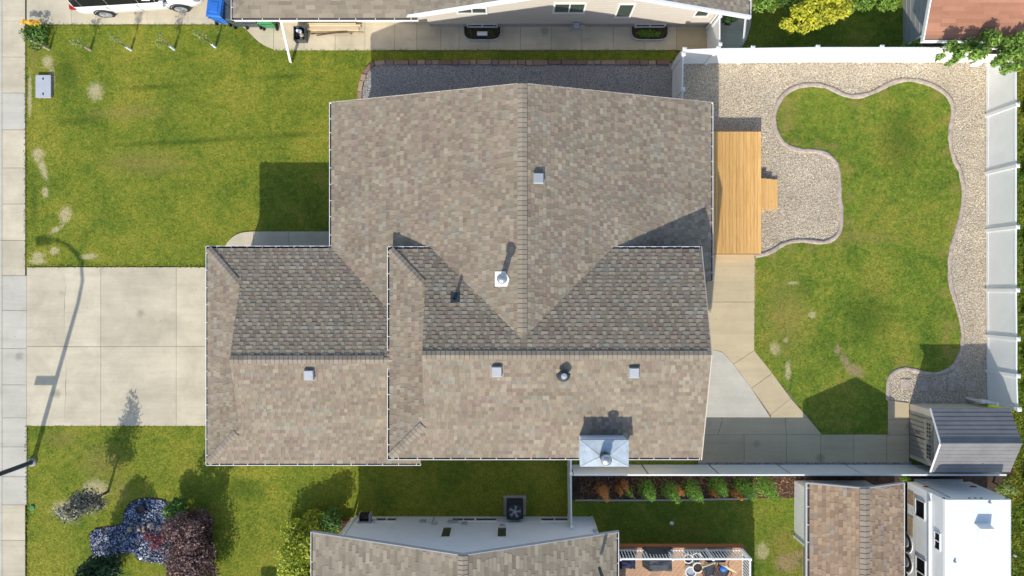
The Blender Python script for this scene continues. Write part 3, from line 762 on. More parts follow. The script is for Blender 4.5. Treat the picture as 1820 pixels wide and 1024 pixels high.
# B: main body
zB = 4.05; bx0, bx1, bn, bs = -4.42, 6.69, 1.473, -6.09
rB = -2.25; hB = 5.31; pN = (hB-zB)/(bn-rB); pS = (hB-zB)/(rB-bs); gB = -3.02; dB = gB-bx0
slope(roofo, (bx0, bn), (0, -1), zB, pN, [[(bx0,bn),(-2.92,bn),(-2.92+.4508*3.265,bn-dB-.05),(gB,bn-dB)],
   [(gB,bn-dB),(-2.92+.4508*3.265,bn-dB-.05),(.345,-1.74),(.345,rB),(gB,rB)],
   [(3.61,bn),(bx1,bn),(bx1,rB),(.345,rB),(.345,-1.74)]], PAL_MAIN, M['shingle'])
slope(roofo, (bx0, bs), (0, 1), zB, pS, [[(bx0,bs),(bx1,bs),(bx1,bs+dB),(gB,bs+dB)], [(gB,bs+dB),(bx1,bs+dB),(bx1,rB),(gB,rB)]], PAL_MAIN, M['shingle'])
slope(roofo, (bx0, 0), (1, 0), zB, PT, [[(bx0,bs),(bx0,bn),(gB+.3,bn-dB-.3),(gB+.3,bs+dB+.3)]], PAL_MAIN, M['shingle'])
caps(roofo, (gB, rB, hB), (bx1, rB, hB), PT)
caps(roofo, (bx0+.12, bn-.12, zB+PT*.12), (gB, bn-dB, zB+PT*dB), PT*.707, .14)
caps(roofo, (bx0+.12, bs+.12, zB+PT*.12), (gB, bs+dB, zB+PT*dB), PT*.707, .14)
gutter(house, (bx0, rA+.32), (bx0, bn), zB, (1, 0)); gutter(house, (bx0, bs), (bx0, rA-.32), zB, (1, 0))
gutter(house, (bx0, bn), (-2.87, bn), zB, (0, -1)); gutter(house, (3.56, bn), (bx1-.04, bn), zB, (0, -1)); gutter(house, (bx0, bs), (bx1-.04, bs), zB, (0, 1))
# C: north wing
zC = 2.75; cx0, cx1, cn = -6.82, 7.51, 6.90; rC = (cx0+cx1)/2; hC = zC+PT*(rC-cx0)
slope(roofo, (cx0, cn), (1, 0), zC, PT, [[(cx0,an),(rC,an),(rC,cn),(cx0,cn)], [(cx0,an),(axe,an-2.82),(axe,an)], [(axe,.9),(-2.92,.9),(-2.92,an),(axe,an)],
    [(-2.92,bn),(.345,-1.74),(.345,bn)], [(-2.92,bn),(.345,bn),(.345,an),(-2.92,an)]], PAL_MAIN, M['shingle'])
slope(roofo, (cx1, cn), (-1, 0), zC, PT, [[(rC,bn),(cx1,bn),(cx1,cn),(rC,cn)], [(.345,bn),(.345,-1.74),(3.61,bn)], [(3.61,.25),(cx1,.25),(cx1,bn),(3.61,bn)]], PAL_MAIN, M['shingle'])
caps(roofo, (rC, cn, hC), (rC, -1.62, hC), PT, .165, .165)
gutter(house, (cx0, an+.0), (cx0, cn), zC, (1, 0)); gutter(house, (cx1, .25), (cx1, cn), zC, (-1, 0))
# walls
W_ = M['siding_tan']
wall_box(house, -10.95, -4.02, -6.2, 1.15, 2.7, W_); wall_box(house, -4.0, 6.3, -5.62, 1.0, 4.0, W_)
wall_box(house, -6.35, 7.05, 1.02, 6.45, 2.7, W_); wall_box(house, 3.62, 7.05, .5, 1.0, 2.7, W_)
gable(house, 'x', gA+.26, an-dA-.25, as_+dA+.25, 3.1, hA-.16, .1, W_); gable(house, 'x', gB+.26, bn-dB-.25, bs+dB+.25, 4.4, hB-.16, .1, W_)
gable(house, 'x', 6.2, bn-.2, bs+.2, 4.0, hB-.16, .098, W_); gable(house, 'y', 6.35, cx0+.3, cx1-.3, 2.7, hC-.16, .098, W_)
window(house, (7.05, 4.6), (0, 1), (1, 0), 1.5, 1.2, 1.4, 1); window(house, (7.05, 2.2), (0, 1), (1, 0), 1.8, 2.05, .58, 1, name='patio_door')
window(house, (6.3, -3.4), (0, 1), (1, 0), 1.5, 1.1, 1.9, 1); window(house, (-6.35, 4.2), (0, 1), (-1, 0), 1.9, 1.3, 1.2, 1)
window(house, (0, 6.45), (1, 0), (0, 1), 1.2, 1.0, 1.4, 1)
m = MB(); m.box(-11.0, -10.955, -5.2, -.3, 0, 2.2); gd = part('garage_door', m, M['trim'], house)
for k in range(4):
    m = MB(); m.box(-11.03, -11.001, -5.15, -.35, .04+k*.54, .55+k*.54); part('door_panel', m, M['white'], gd)
m = MB(); m.box(-6.41, -6.355, 1.9, 2.85, .3, 2.35); part('front_door', m, M['dark'], house)
for q0, q1 in (((-11.43,-11.43),(rA,rA)),): pass
# fascia boards on the rakes
def rake(parent, a, b, c, th=.035, drop=.17, mat='siding_tan', out=(0, 1)):
    m = MB(); n = Vector(out)
    for p, q in ((a, b), (b, c)):
        p = Vector(p); q = Vector(q)
        v = [(p.x, p.y, p.z-drop), (q.x, q.y, q.z-drop), (q.x+n.x*th, q.y+n.y*th, q.z-drop), (p.x+n.x*th, p.y+n.y*th, p.z-drop)]
        v += [(x, y, z+drop) for x, y, z in v]; m.hexa(v)
    return part('rake_board', m, M[mat], parent)
rake(house, (cx0,cn,zC),(rC,cn,hC),(cx1,cn,zC)); rake(house, (bx1,bn,zB),(bx1,rB,hB),(bx1,bs,zB), out=(1,0))
# roof fittings
def on(plane, x, y):
    if plane == 'CE': return hC-PT*(x-rC)
    if plane == 'CW': return hC-PT*(rC-x)
    if plane == 'BS': return hB-pS*(rB-y)
    if plane == 'BN': return hB-pN*(y-rB)
    if plane == 'AS': return hA-PT*(rA-y)
def placed(px, py, plane):
    z = 4.5
    for _ in range(6): x, y = P(px, py, z); z = on(plane, x, y)
    return x, y, z
def box_vent(px, py, plane):
    x, y, z = placed(px, py, plane)
    m = MB(); s = .135
    dx = {'CE': -PT, 'CW': PT}.get(plane, 0); dy = {'BS': PT*.98, 'AS': PT, 'BN': -PT}.get(plane, 0)
    zf = lambda X, Y: z+dx*(X-x)+dy*(Y-y)
    m.prism([(x-.24,y-.24),(x+.24,y-.24),(x+.24,y+.24),(x-.24,y+.24)], lambda X, Y: zf(X, Y)+.005, lambda X, Y: zf(X, Y)+.024)
    v = part('roof_vent', m, M['cap'], house)
    m = MB(); m.prism([(x-s,y-s),(x+s,y-s),(x+s,y+s),(x-s,y+s)], lambda X, Y: zf(X, Y)+.02, lambda X, Y: zf(X, Y)+.12); part('vent_throat', m, M['black'], v)
    m = MB(); s = .185; zz = lambda a, b, h: zf(x, y)+h+ .5*(zf(x+a, y+b)-zf(x, y))
    v8 = [(x+a, y+b, zz(a, b, .10)) for a, b in ((-s,-s),(s,-s),(s,s),(-s,s))]+[(x+a*.82, y+b*.82, zz(a, b, .19)) for a, b in ((-s,-s),(s,-s),(s,s),(-s,s))]
    m.hexa(v8); part('vent_hood', m, M['vent_grey'], v)
for a in ((957,318,'CE'), (551,666,'AS'), (883,660,'BS'), (1126,662,'BS')): box_vent(*a)
x, y, z = placed(1001, 666, 'BS'); m = MB(); m.lathe((x, y, z), [(.24,-.06),(.24,.03),(.12,.06),(.11,.22),(.2,.24),(.2,.30),(.16,.36),(.02,.40)], 20); v = part('round_vent', m, M['dark'], house, smooth=False)
m = MB(); m.lathe((x, y, z), [(.10,.395),(.10,.43),(.03,.45)], 14); part('vent_knob', m, M['vent_grey'], v)
x, y, z = placed(893, 496, 'CW'); m = MB(); m.prism([(x-.26,y-.26),(x+.16,y-.26),(x+.24,y+.0),(x+.1,y+.26),(x-.26,y+.26)], lambda X, Y: on('CW', X, Y)+.015, lambda X, Y: on('CW', X, Y)+.033)
v = part('flue_flashing', m, M['metal_white'], house); m = MB(); m.lathe((x, y, z), [(.13,-.05),(.10,.1),(.10,.78),(.155,.80),(.17,.88),(.155,.96),(.06,1.0)], 20); part('flue_pipe', m, M['steel'], v, smooth=True)
x, y, z = placed(809, 530, 'BN'); m = MB(); m.tube([(x, y, z-.05), (x, y, z+.36)], .055, 14, cap=False); m.tube([(x, y, z+.3), (x, y, z+.05)], .045, 14); v = part('plumbing_stack', m, M['dark'], house)
m = MB(); m.prism([(x-.16,y-.14),(x+.16,y-.14),(x+.16,y+.2),(x-.16,y+.2)], lambda X, Y: on('BN', X, Y)+.012, lambda X, Y: on('BN', X, Y)+.028); part('stack_flashing', m, M['dark'], v)
# chimney chase
cz = 5.12; X0, Y1 = P(1030.5, 782, cz); X1, Y0 = P(1117.5, 829.5, cz)
m = MB(); m.box(X0+.06, X1-.06, Y0+.06, Y1-.0, 0, cz-.06); ch = part('chimney', m, M['siding_pale'], house)
cx_, cy_ = (X0+X1)/2, (Y0+Y1)/2-.1
m = MB()
pz = cz + .035
q = [(X0,Y0),(X1,Y0),(X1,Y1),(X0,Y1)]
m.add([(a, b, cz-.08) for a, b in q]+[(a, b, cz) for a, b in q]+[(cx_-.12,cy_,pz),(cx_+.12,cy_,pz)],
      [(3,2,1,0),(0,1,5,4),(1,2,6,5),(2,3,7,6),(3,0,4,7),(4,5,9,8),(5,6,9),(6,7,8,9),(7,4,8)])
cp = part('chimney_cap', m, M['metal'], ch)
for a, b in (((X0,Y0),(cx_-.12,cy_)),((X1,Y0),(cx_+.12,cy_)),((X1,Y1),(cx_+.12,cy_)),((X0,Y1),(cx_-.12,cy_))):
    m = MB(); m.tube([(a[0],a[1],cz+.006),(b[0],b[1],pz+.006)], .006, 5); part('cap_seam', m, M['metal'], cp)
m = MB(); m.lathe((cx_, cy_, cz), [(.17,.05),(.17,.30),(.13,.32),(.13,.46)], 20); fp = part('flue_collar', m, M['dark'], ch)
m = MB(); m.lathe((cx_, cy_, cz), [(.16,.46),(.19,.48),(.18,.55),(.11,.60),(.02,.62)], 20); part('flue_cap', m, M['steel'], fp, smooth=True)

# --- north neighbour house
nh = thing('house', (2.5, 11, 0), 'neighbour house with beige south wall, white rake trim and grey brown shingles', 'house')
nroof = part('roof', MB().box(-3.4, 8.2, 11.2, 20, 2.6, 2.7), M['deck_board'], nh)
NY = 10.17; n0, n1, nzE = -4.0, 8.92, 2.75; nr = 2.46; nzr = 5.15; npch = (nzr-nzE)/(nr-n0)
slope(nroof, (n0, NY), (1, 0), nzE, npch, [[(n0,NY),(nr,NY),(nr,22),(n0,22)]], PAL_GREY, M['shingle'])
slope(nroof, (n1, NY), (-1, 0), nzE, npch, [[(nr,NY),(n1,NY),(n1,22),(nr,22)]], PAL_GREY, M['shingle'])
slope(nroof, (-10.49, 9.98), (0, 1), 2.75, PT, [[(-10.49,9.98),(-3.5,9.98),(-3.5,13.5),(-6.97,13.5)]], PAL_GREY, M['shingle'], wmin=.25, wmax=.6)
slope(nroof, (-10.49, 9.98), (1, 0), 2.75, PT, [[(-10.49,9.98),(-6.97,13.5),(-6.97,16.5),(-10.49,20)]], PAL_GREY, M['shingle'])
gutter(nh, (-10.49, 9.98), (-3.5, 9.98), 2.75, (0, 1), .72); gutter(nh, (-10.49, 9.98), (-10.49, 19), 2.75, (1, 0)); gutter(nh, (n1, NY), (n1, 21), nzE, (-1, 0))
rake(nh, (n0,NY,nzE+.02),(nr,NY,nzr+.02),(n1,NY,nzE+.02), .09, .20, 'trim', (0,-1))
wb = M['siding_beige']
m = MB(); m.add([(-3.4,10.75,.42),(8.1,10.75,.42),(8.1,10.75,2.75),(nr,10.75,4.9),(-3.4,10.75,2.75),(-3.4,20,.42),(8.1,20,.42),(8.1,20,2.75),(nr,20,4.9),(-3.4,20,2.75)],
   [(0,1,2,3,4),(9,8,7,6,5),(1,6,7,2),(0,4,9,5),(0,5,6,1)]); part('wall', m, wb, nh)
wall_box(nh, -3.37, 8.07, 10.78, 19.9, .42, M['foundation'], 'foundation')
wall_box(nh, -9.9, -3.42, 10.95, 19, 2.62, wb)
for k in range(11):
    z = .62+k*.2; m = MB(); m.box(-3.38, 8.08, 10.738, 10.752, z, z+.012); part('siding_lap', m, wb, nh)
window(nh, (2.2, 10.75), (1, 0), (0, -1), 1.25, .95, 1.55, 1); window(nh, (4.36, 10.75), (1, 0), (0, -1), .66, 1.32, 1.12, 0)
window(nh, (7.42, 10.75), (1, 0), (0, -1), .6, .8, 1.2, 0); window(nh, (-1.55, 10.75), (1, 0), (0, -1), 1.2, .6, 1.5, 1)
m = MB(); m.tube([(8.02,10.7,2.6),(8.02,10.7,.1)], .045, 6); part('downspout', m, M['trim'], nh)
# basement windows and wells
for (a, b, lab) in ((825,890,'well'), (1121,1186,'well')):
    x0, _ = P(a, 50); x1, _ = P(b, 50); xc = (x0+x1)/2
    window(nh, (xc, 10.78), (1, 0), (0, -1), 1.25, .34, .06, 1, .04)
    m = MB(); n = 14; pts = []
    for k in range(n+1):
        t = math.pi*k/n; ca, sa = math.cos(t), math.sin(t)
        pts.append((xc-(x1-x0)/2*math.copysign(abs(ca)**.45, ca), 10.76-.56*abs(sa)**.45))
    for p, q in zip(pts[:-1], pts[1:]):
        n2 = (Vector(q)-Vector(p)).normalized(); o = Vector((-n2.y, n2.x))*.02
        m.prism([p, q, (q[0]-o.x, q[1]-o.y), (p[0]-o.x, p[1]-o.y)], 0, .20)
    part('window_well', m, M['metal'], nh)
    m = MB(); m.prism([(p[0]*.985+xc*.015, p[1]+.01) for p in pts], .03, .055); part('well_floor', m, M['soil'], nh)
m = MB(); xw = P(857, 60)[0]; yw = P(857, 62)[1]
m.tube([(xw-.2, yw, .14), (xw+.22, yw, .14)], .09, 12)
single('bucket', m, M['white'], (xw, yw, .05), 'white plastic bucket lying in the left window well', 'bucket')
# downspout extensions
def pipe_thing(a, b, w, lab, name='downspout_extension', extra=None):
    m = MB(); A = Vector((*P(*a[:2], a[2]), a[2])); B = Vector((*P(*b[:2], b[2]), b[2]))
    pts = [A, B] + ([Vector((*P(*extra[:2], extra[2]), extra[2]))] if extra else [])
    for p, q in zip(pts[:-1], pts[1:]):
        d = (q-p).normalized(); u = Vector((-d.y, d.x, 0)).normalized()*w/2; zz = Vector((0, 0, w*.6))
        m.hexa([p-u, p+u, q+u, q-u, p-u+zz, p+u+zz, q+u+zz, q-u+zz])
    return single(name, m, M['trim'], B, lab, 'downspout', 'white downspout extensions on the north side')
pipe_thing((500,37,2.5), (517,112,.06), .11, 'long white downspout extension crossing the walk onto the front lawn')
pipe_thing((1325,31,2.6), (1321,74,1.0), .11, 'white downspout running from roof corner towards the north fence', extra=(1313,88,.1))
# gas meter and hose on the north wall
X, Y = P(1023, 47, .5); mt = thing('gas_meter', (X, 10.6), 'grey gas meter on the beige wall between the window wells', 'gas meter')
m = MB(); m.box(X-.1, X+.14, 10.46, 10.68, .45, .75); part('meter_box', m, M['vent_grey'], mt)
m = MB(); m.tube([(X-.18,10.6,0),(X-.18,10.6,.85),(X-.02,10.58,.85),(X-.02,10.58,.7)], .022, 8); part('pipe', m, M['vent_grey'], mt)
m = MB(); m.lathe((X+.26,10.55,.62), [(.09,-.03),(.11,0),(.09,.03)], 12); part('regulator', m, M['steel'], mt)

# --- south neighbour house
sh_ = thing('house', (-1.7, -9.6, 0), 'south neighbour house with grey brown gable roof and pale north wall', 'house')
sroof = part('roof', MB().box(-6, 3, -19, -10, 2.8, 2.9), M['deck_board'], sh_)
s0, s1, sr, szE, szr, SY = -7.44, 3.95, -1.66, 3.0, 5.2, -9.03
slope(sroof, (s0, SY), (1, 0), szE, (szr-szE)/(sr-s0), [[(s0,-19.5),(sr,-19.5),(sr,SY),(s0,SY)]], PAL_GREY, M['shingle'], wmin=.2, wmax=.5)
slope(sroof, (s1, SY), (-1, 0), szE, (szr-szE)/(s1-sr), [[(sr,-19.5),(s1,-19.5),(s1,SY),(sr,SY)]], PAL_GREY, M['shingle'], wmin=.2, wmax=.5)
caps(sroof, (sr, SY, szr), (sr, -14, szr), .37, .17)
rake(sh_, (s0,SY,szE+.02),(sr,SY,szr+.02),(s1,SY,szE+.02), .03, .2, 'vent_grey', (0,1))
gutter(sh_, (s0, -19.5), (s0, SY), szE, (1, 0), 1.1); gutter(sh_, (s1, -19.5), (s1, SY), szE, (-1, 0), 1.1)
m = MB(); m.add([(-6.44,-9.44,0),(3.28,-9.44,0),(3.28,-9.44,2.75),(sr,-9.44,4.9),(-6.44,-9.44,2.9),(-6.44,-19,0),(3.28,-19,0),(3.28,-19,2.75),(sr,-19,4.9),(-6.44,-19,2.9)],
   [(4,3,2,1,0),(5,6,7,8,9),(2,7,6,1),(5,9,4,0),(0,1,6,5)]); part('wall', m, M['siding_pale'], sh_)
wall_box(sh_, -11.0, -6.46, -19.5, -15.4, 2.6, M['siding_pale'])
slope(sroof, (-11.39, -15.1), (0, -1), 2.75, PT, [[(-11.39,-15.1),(-7.5,-15.1),(-7.5,-17.5),(-11.39,-17.5)]], PAL_GREY, M['shingle'])
wall_box(sh_, 3.3, 8.6, -19, -13.6, 2.7, M['siding_pale']); wall_box(sh_, 3.3, 8.9, -19.2, -13.4, 2.95, M['deck_board'], 'wing_roof', 2.72)
for a, b in ((669,707),(803,845),(845,884),(960,1010)):
    x0 = P(a, 925, .3)[0]; x1 = P(b, 925, .3)[0]; window(sh_, ((x0+x1)/2, -9.44), (-1, 0), (0, 1), x1-x0, .42, .22, 1 if b-a > 40 or a == 669 else 0, .04)
for a in (793, 892): window(sh_, (P(a, 958, 2)[0], -9.44), (-1, 0), (0, 1), .42, 1.15, 1.3, 0, .05)
m = MB(); m.box(-6.47, -6.40, -9.45, -9.38, 0, 2.95); part('corner_trim', m, M['trim'], sh_)
m = MB(); m.tube([(-6.60,-9.5,.05),(-6.60,-9.5,2.9)], .05, 6); part('downspout', m, M['trim'], sh_)
m = MB(); m.tube([(3.30,-9.42,0),(3.30,-9.42,2.8)], .04, 6); part('downspout', m, M['trim'], sh_)
for px_, py_, s_ in ((751,928,.12),(805,929,.2),(826,932,.1),(893,936,.1),(1053,945,.09)):
    X = P(px_, py_, .8)[0]; zc_ = H-9.44*F/(py_-512) if py_ > 921 else .3; m = MB(); m.box(X-s_, X+s_, -9.44, -9.36, max(.3, zc_-.1), max(.3, zc_-.1)+.2); part('wall_vent', m, M['vent_grey'], sh_)
m = MB(); m.tube([(P(770,925,.5)[0],-9.40,.1),(P(770,925,.5)[0],-9.40,.6),(P(768,930,.9)[0],-9.40,1.0),(P(775,930,.9)[0],-9.40,1.05),(P(776,930,.9)[0],-9.40,.8)], .02, 6); part('conduit', m, M['vent_grey'], sh_)
# small stack on the south roof
X, Y = P(1068, 1018, 4.0); m = MB(); m.tube([(X,Y,3.6),(X,Y,4.5)], .06, 12); part('roof_stack', m, M['dark'], sh_)
# hose reel
X = P(648, 930, .7)[0]; hr = thing('hose_reel', (X, -9.3, .3), 'dark hose reel fixed at the left of the pale south wall', 'hose reel')
m = MB()
for dx in (-.22, .2): m.box(X+dx, X+dx+.03, -9.44, -9.08, .35, .85)
m.box(X-.28, X+.28, -9.44, -9.40, .4, .8); part('bracket', m, M['vent_grey'], hr)
for k in range(7):
    m = MB(); xx = X-.17+k*.055
    ring = [(xx, -9.24+.15*math.cos(t*math.pi/6), .6+.15*math.sin(t*math.pi/6)) for t in range(13)]; m.tube(ring, .024, 6); part('hose_coil', m, M['black'], hr)
# air conditioner
X0, Y0 = P(895, 928); X1, Y1 = P(935, 880); acx, acy = (X0+X1)/2, (Y0+Y1)/2-.0
ac = thing('air_conditioner', (acx, acy), 'dark air conditioning unit on a grey pad at the south neighbour wall', 'air conditioner')
m = MB(); m.box(X0, X1, -9.36, Y1, 0, .07); part('pad', m, M['foundation'], ac)
m = MB(); a0, a1, b0, b1 = X0+.14, X1-.14, -9.28, -8.66; m.box(a0, a1, b0, b1, .07, .82); part('casing', m, M['black'], ac)
for k in range(9):
    m = MB(); z = .14+k*.075; m.box(a0-.012, a1+.012, b0-.012, b1+.012, z, z+.03); part('louvre', m, M['dark'], ac)
m = MB(); cxx, cyy = (a0+a1)/2, (b0+b1)/2; m.lathe((cxx, cyy, .82), [(.29,0),(.29,.03),(.26,.035),(.26,.005)], 24); gr = part('fan_shroud', m, M['dark'], ac)
for k in range(5):
    t = k*2*math.pi/5; m = MB(); m.hexa([(cxx+.05*math.cos(t+d)*1, cyy+.05*math.sin(t+d), .828) for d in (-.6,.6)]+[(cxx+.24*math.cos(t+d), cyy+.24*math.sin(t+d), .828) for d in (.35,-.1)]+
       [(cxx+.05*math.cos(t+d)*1, cyy+.05*math.sin(t+d), .834) for d in (-.6,.6)]+[(cxx+.24*math.cos(t+d), cyy+.24*math.sin(t+d), .842) for d in (.35,-.1)]); part('fan_blade', m, M['vent_grey'], gr)
for k in range(4):
    rr = .07+k*.06; m = MB(); m.tube([(cxx+rr*math.cos(t*math.pi/10), cyy+rr*math.sin(t*math.pi/10), .862) for t in range(21)], .004, 4, cap=False); part('guard_ring', m, M['black'], gr)
m = MB(); m.lathe((cxx, cyy, .84), [(.05,0),(.05,.02)], 12); part('hub', m, M['steel'], gr)
# rusty planter
X, Y = P(606, 929); pl = thing('planter', (X, Y), 'long rusty planter box beside the white corner of the south house', 'planter')
m = MB(); m.box(X-.58, X+.36, Y-.2, Y+.16, 0, .34); part('trough', m, M['rust'], pl)
m = MB(); m.box(X-.54, X+.32, Y-.16, Y+.12, .34, .36); part('planter_soil', m, M['soil'], pl)
m = MB(); m.lathe((X-.02, Y, .36), [(.07,0),(.09,.1),(.03,.14)], 10); part('ornament', m, M['curb'], pl)

# --- brown gable garage, south east
gs = thing('garage', (13.1, -9, 0), 'small white walled garage with brown shingle roof beside the trailer', 'garage')
gz, gzr, g0, g1, gr_, GY = 2.15, 2.85, 11.25, 15.0, 13.12, -7.46
gro = part('roof', MB().box(11.7, 14.6, -14, -8.2, 2.0, 2.1), M['deck_board'], gs)
slope(gro, (g0, GY), (1, 0), gz, (gzr-gz)/(gr_-g0), [[(g0,-15),(gr_,-15),(gr_,GY),(g0,GY)]], PAL_BROWN, M['shingle'], wmin=.12, wmax=.3)
slope(gro, (g1, GY), (-1, 0), gz, (gzr-gz)/(g1-gr_), [[(gr_,-15),(g1,-15),(g1,GY),(gr_,GY)]], PAL_BROWN, M['shingle'], wmin=.12, wmax=.3)
caps(gro, (gr_, GY, gzr), (gr_, -13, gzr), .37, .19, .20)
gutter(gs, (g0, -15), (g0, GY), gz, (1, 0), .7); gutter(gs, (g1, -15), (g1, GY), gz, (-1, 0), .66)
rake(gs, (g0,GY,gz+.02),(gr_,GY,gzr+.02),(g1,GY,gz+.02), .04, .15, 'vent_grey', (0,1))
m = MB(); m.add([(11.66,-7.95,0),(14.6,-7.95,0),(14.6,-7.95,2.05),(gr_,-7.95,2.65),(11.66,-7.95,2.05),(11.66,-10.2,0),(14.6,-10.2,0),(14.6,-10.2,2.05),(gr_,-10.2,2.65),(11.66,-10.2,2.05)],
   [(4,3,2,1,0),(5,6,7,8,9),(2,7,6,1),(5,9,4,0),(0,1,6,5)]); part('wall', m, M['white'], gs)
wall_box(gs, 12.0, 14.6, -14.8, -10.22, 2.05, M['siding_tan'])
m = MB(); m.box(11.62, 11.70, -10.28, -10.2, 0, 2.1); part('corner_trim', m, M['trim'], gs)

# --- red-brown building, north east
ne = thing('garage', (17.5, 11, 0), 'building with flat red brown shingle roof behind the north east fence corner', 'garage')
X0 = 15.69; Y0 = 9.44
nro = part('roof', MB().box(16.2, 21, 10, 16, 2.0, 2.1), M['deck_board'], ne)
slope(nro, (X0, Y0), (0, 1), 2.2, PT, [[(X0,Y0),(25,Y0),(25,14),(X0,14)]], PAL_RED, M['red_roof'], t0=.04, wmin=.5, wmax=.95, flat=True)
m = MB(); m.box(X0-.05, 25, Y0-.05, Y0-.002, 2.03, 2.24); part('eave_trim', m, M['trim'], ne)
rake(ne, (X0,Y0,2.24),(X0,11.7,2.24+PT*2.26),(X0,14,2.24+PT*4.56), .05, .18, 'trim', (-1,0))
wall_box(ne, 16.15, 24.5, 9.95, 17, 2.1, M['siding_grey'])
for k in range(6):
    m = MB(); m.box(16.135, 16.15, 9.96, 16.9, .25+k*.3, .265+k*.3); part('siding_lap', m, M['siding_grey'], ne)
m = MB(); m.box(16.10, 16.17, 9.88, 9.95, 0, 2.1); part('corner_trim', m, M['trim'], ne)

# ---------------------------------------------------------------- fences
def fence(label, pts, h, mat='white', side=(0, -1), post=True, gap=0.0, pw=.127, group=None, raise_=.07):
    c = pts[len(pts)//2]; f = thing('fence', c, label, 'fence', group)
    for i, (x, y) in enumerate(pts):
        if not post: break
        m = MB(); hh = h+raise_; k = pw/2; m.box(x-k, x+k, y-k, y+k, 0, hh); po = part('post', m, M[mat], f)
        m = MB(); k2 = k+.018; m.add([(x-k2,y-k2,hh),(x+k2,y-k2,hh),(x+k2,y+k2,hh),(x-k2,y+k2,hh),(x-k2,y-k2,hh+.03),(x+k2,y-k2,hh+.03),(x+k2,y+k2,hh+.03),(x-k2,y+k2,hh+.03),(x,y,hh+.07)],
            [(3,2,1,0),(0,1,5,4),(1,2,6,5),(2,3,7,6),(3,0,4,7),(4,5,8),(5,6,8),(6,7,8),(7,4,8)]); part('post_cap', m, M[mat], po)
    for (xa, ya), (xb, yb) in zip(pts[:-1], pts[1:]):
        a = Vector((xa, ya)); b = Vector((xb, yb)); d = (b-a).normalized(); n = Vector((-d.y, d.x))
        a = a+d*((pw/2 if post else gap)); b = b-d*((pw/2 if post else gap))
        def bar(m, t, z0, z1):
            m.hexa([(a.x-n.x*t,a.y-n.y*t,z0),(b.x-n.x*t,b.y-n.y*t,z0),(b.x+n.x*t,b.y+n.y*t,z0),(a.x+n.x*t,a.y+n.y*t,z0),
                    (a.x-n.x*t,a.y-n.y*t,z1),(b.x-n.x*t,b.y-n.y*t,z1),(b.x+n.x*t,b.y+n.y*t,z1),(a.x+n.x*t,a.y+n.y*t,z1)])
        m = MB(); bar(m, .015, .16, h-.05); pn = part('panel', m, M[mat], f)
        m = MB(); bar(m, .026, .03, .16); part('bottom_rail', m, M[mat], pn)
        m = MB(); bar(m, .026, h-.09, h); part('top_rail', m, M[mat], pn)
    return f
FH = 1.68
tp = lambda x, y, h=FH: P(x, y, h)
fence('tall white vinyl fence along the north side of the back yard', [tp(1216,89),tp(1276,87),tp(1337,86.5),tp(1452,85),tp(1566,85),tp(1680,85),tp(1806,85)], FH)
fence('long white vinyl fence closing the east end of the back yard', [tp(1806,91),tp(1806,187),tp(1806,295.5),tp(1806,404),tp(1806,516),tp(1807,602.5),tp(1807,668),tp(1809,727)], FH)
fence('short white fence and gate between main house corner and north fence', [tp(1214,97),tp(1213,160),(6.64,6.5)], FH)
fence('short white fence panel from neighbour house corner to the north fence', [(8.07,10.55),(8.07,9.45)], FH, pw=.1)
fence('low white fence stub running behind the garden shed to the east fence', [(19.35,-4.62),P(1742,713,.8)], .9, pw=.09)
SH_ = 1.47
fy = lambda x: P(x, 844, SH_)
sf = fence('pale side fence with dark seams between rear path and cedar bed', [fy(x) for x in (1019,1153,1279,1407,1534,1661,1788)], SH_, 'stone_wall', post=False, gap=.03)
for x in (1019,1153,1279,1407,1534,1661,1788):
    X, Y = fy(x); m = MB(); m.box(X-.05, X+.05, Y-.075, Y-.03, 0, SH_-.02); part('post', m, M['dark'], sf)
for x0, x1 in zip((1019,1153,1279,1407,1534,1661),(1153,1279,1407,1534,1661,1788)):
    a, b = fy(x0), fy(x1); m = MB(); m.box(a[0], b[0], a[1]-.03, a[1]+.03, SH_, SH_+.035); part('top_rail', m, M['white'], sf)
fence('thin white fence running south from the main house to the neighbour wall', [(2.31,-5.7),(2.31,-7.28),(2.33,-9.36)], SH_, pw=.09, raise_=.03)

# ---------------------------------------------------------------- cedar deck and steps
DZ = .55; X0, Y1 = P(1280, 235, DZ); X1, Y0 = P(1352, 450, DZ); X0 = 7.08
dk = thing('deck', ((X0+X1)/2, (Y0+Y1)/2), 'new golden cedar deck behind the main house', 'deck')
m = MB(); m.box(X0+.02, X1-.02, Y0+.02, Y1-.02, .1, DZ-.04); part('frame', m, M['black'], dk)
m = MB(); m.box(X1-.02, X1, Y0, Y1, .05, DZ-.004); m.box(X0, X1-.02, Y1-.02, Y1, .05, DZ-.004); m.box(X0, X1-.02, Y0, Y0+.02, .05, DZ-.004); part('rim_board', m, M['deck'], dk)
n = 21; bw = (X1-X0+.02)/n
for k in range(n):
    m = MB(); a = X0+k*bw; m.box(a+.004, a+bw-.004, Y0-.02, Y1+.02, DZ-.036+random.uniform(0, .003), DZ+random.uniform(-.002, .003)); part('plank', m, M['deck'], dk)
X0s, Y1s = P(1352, 318, .3); X1s, Y0s = P(1383, 372, .2); X0s = X1+.005
st_ = thing('steps', ((X0s+X1s)/2, (Y0s+Y1s)/2), 'three cedar steps leading down from the deck to the gravel', 'steps')
tr = (X1s-X0s)/3
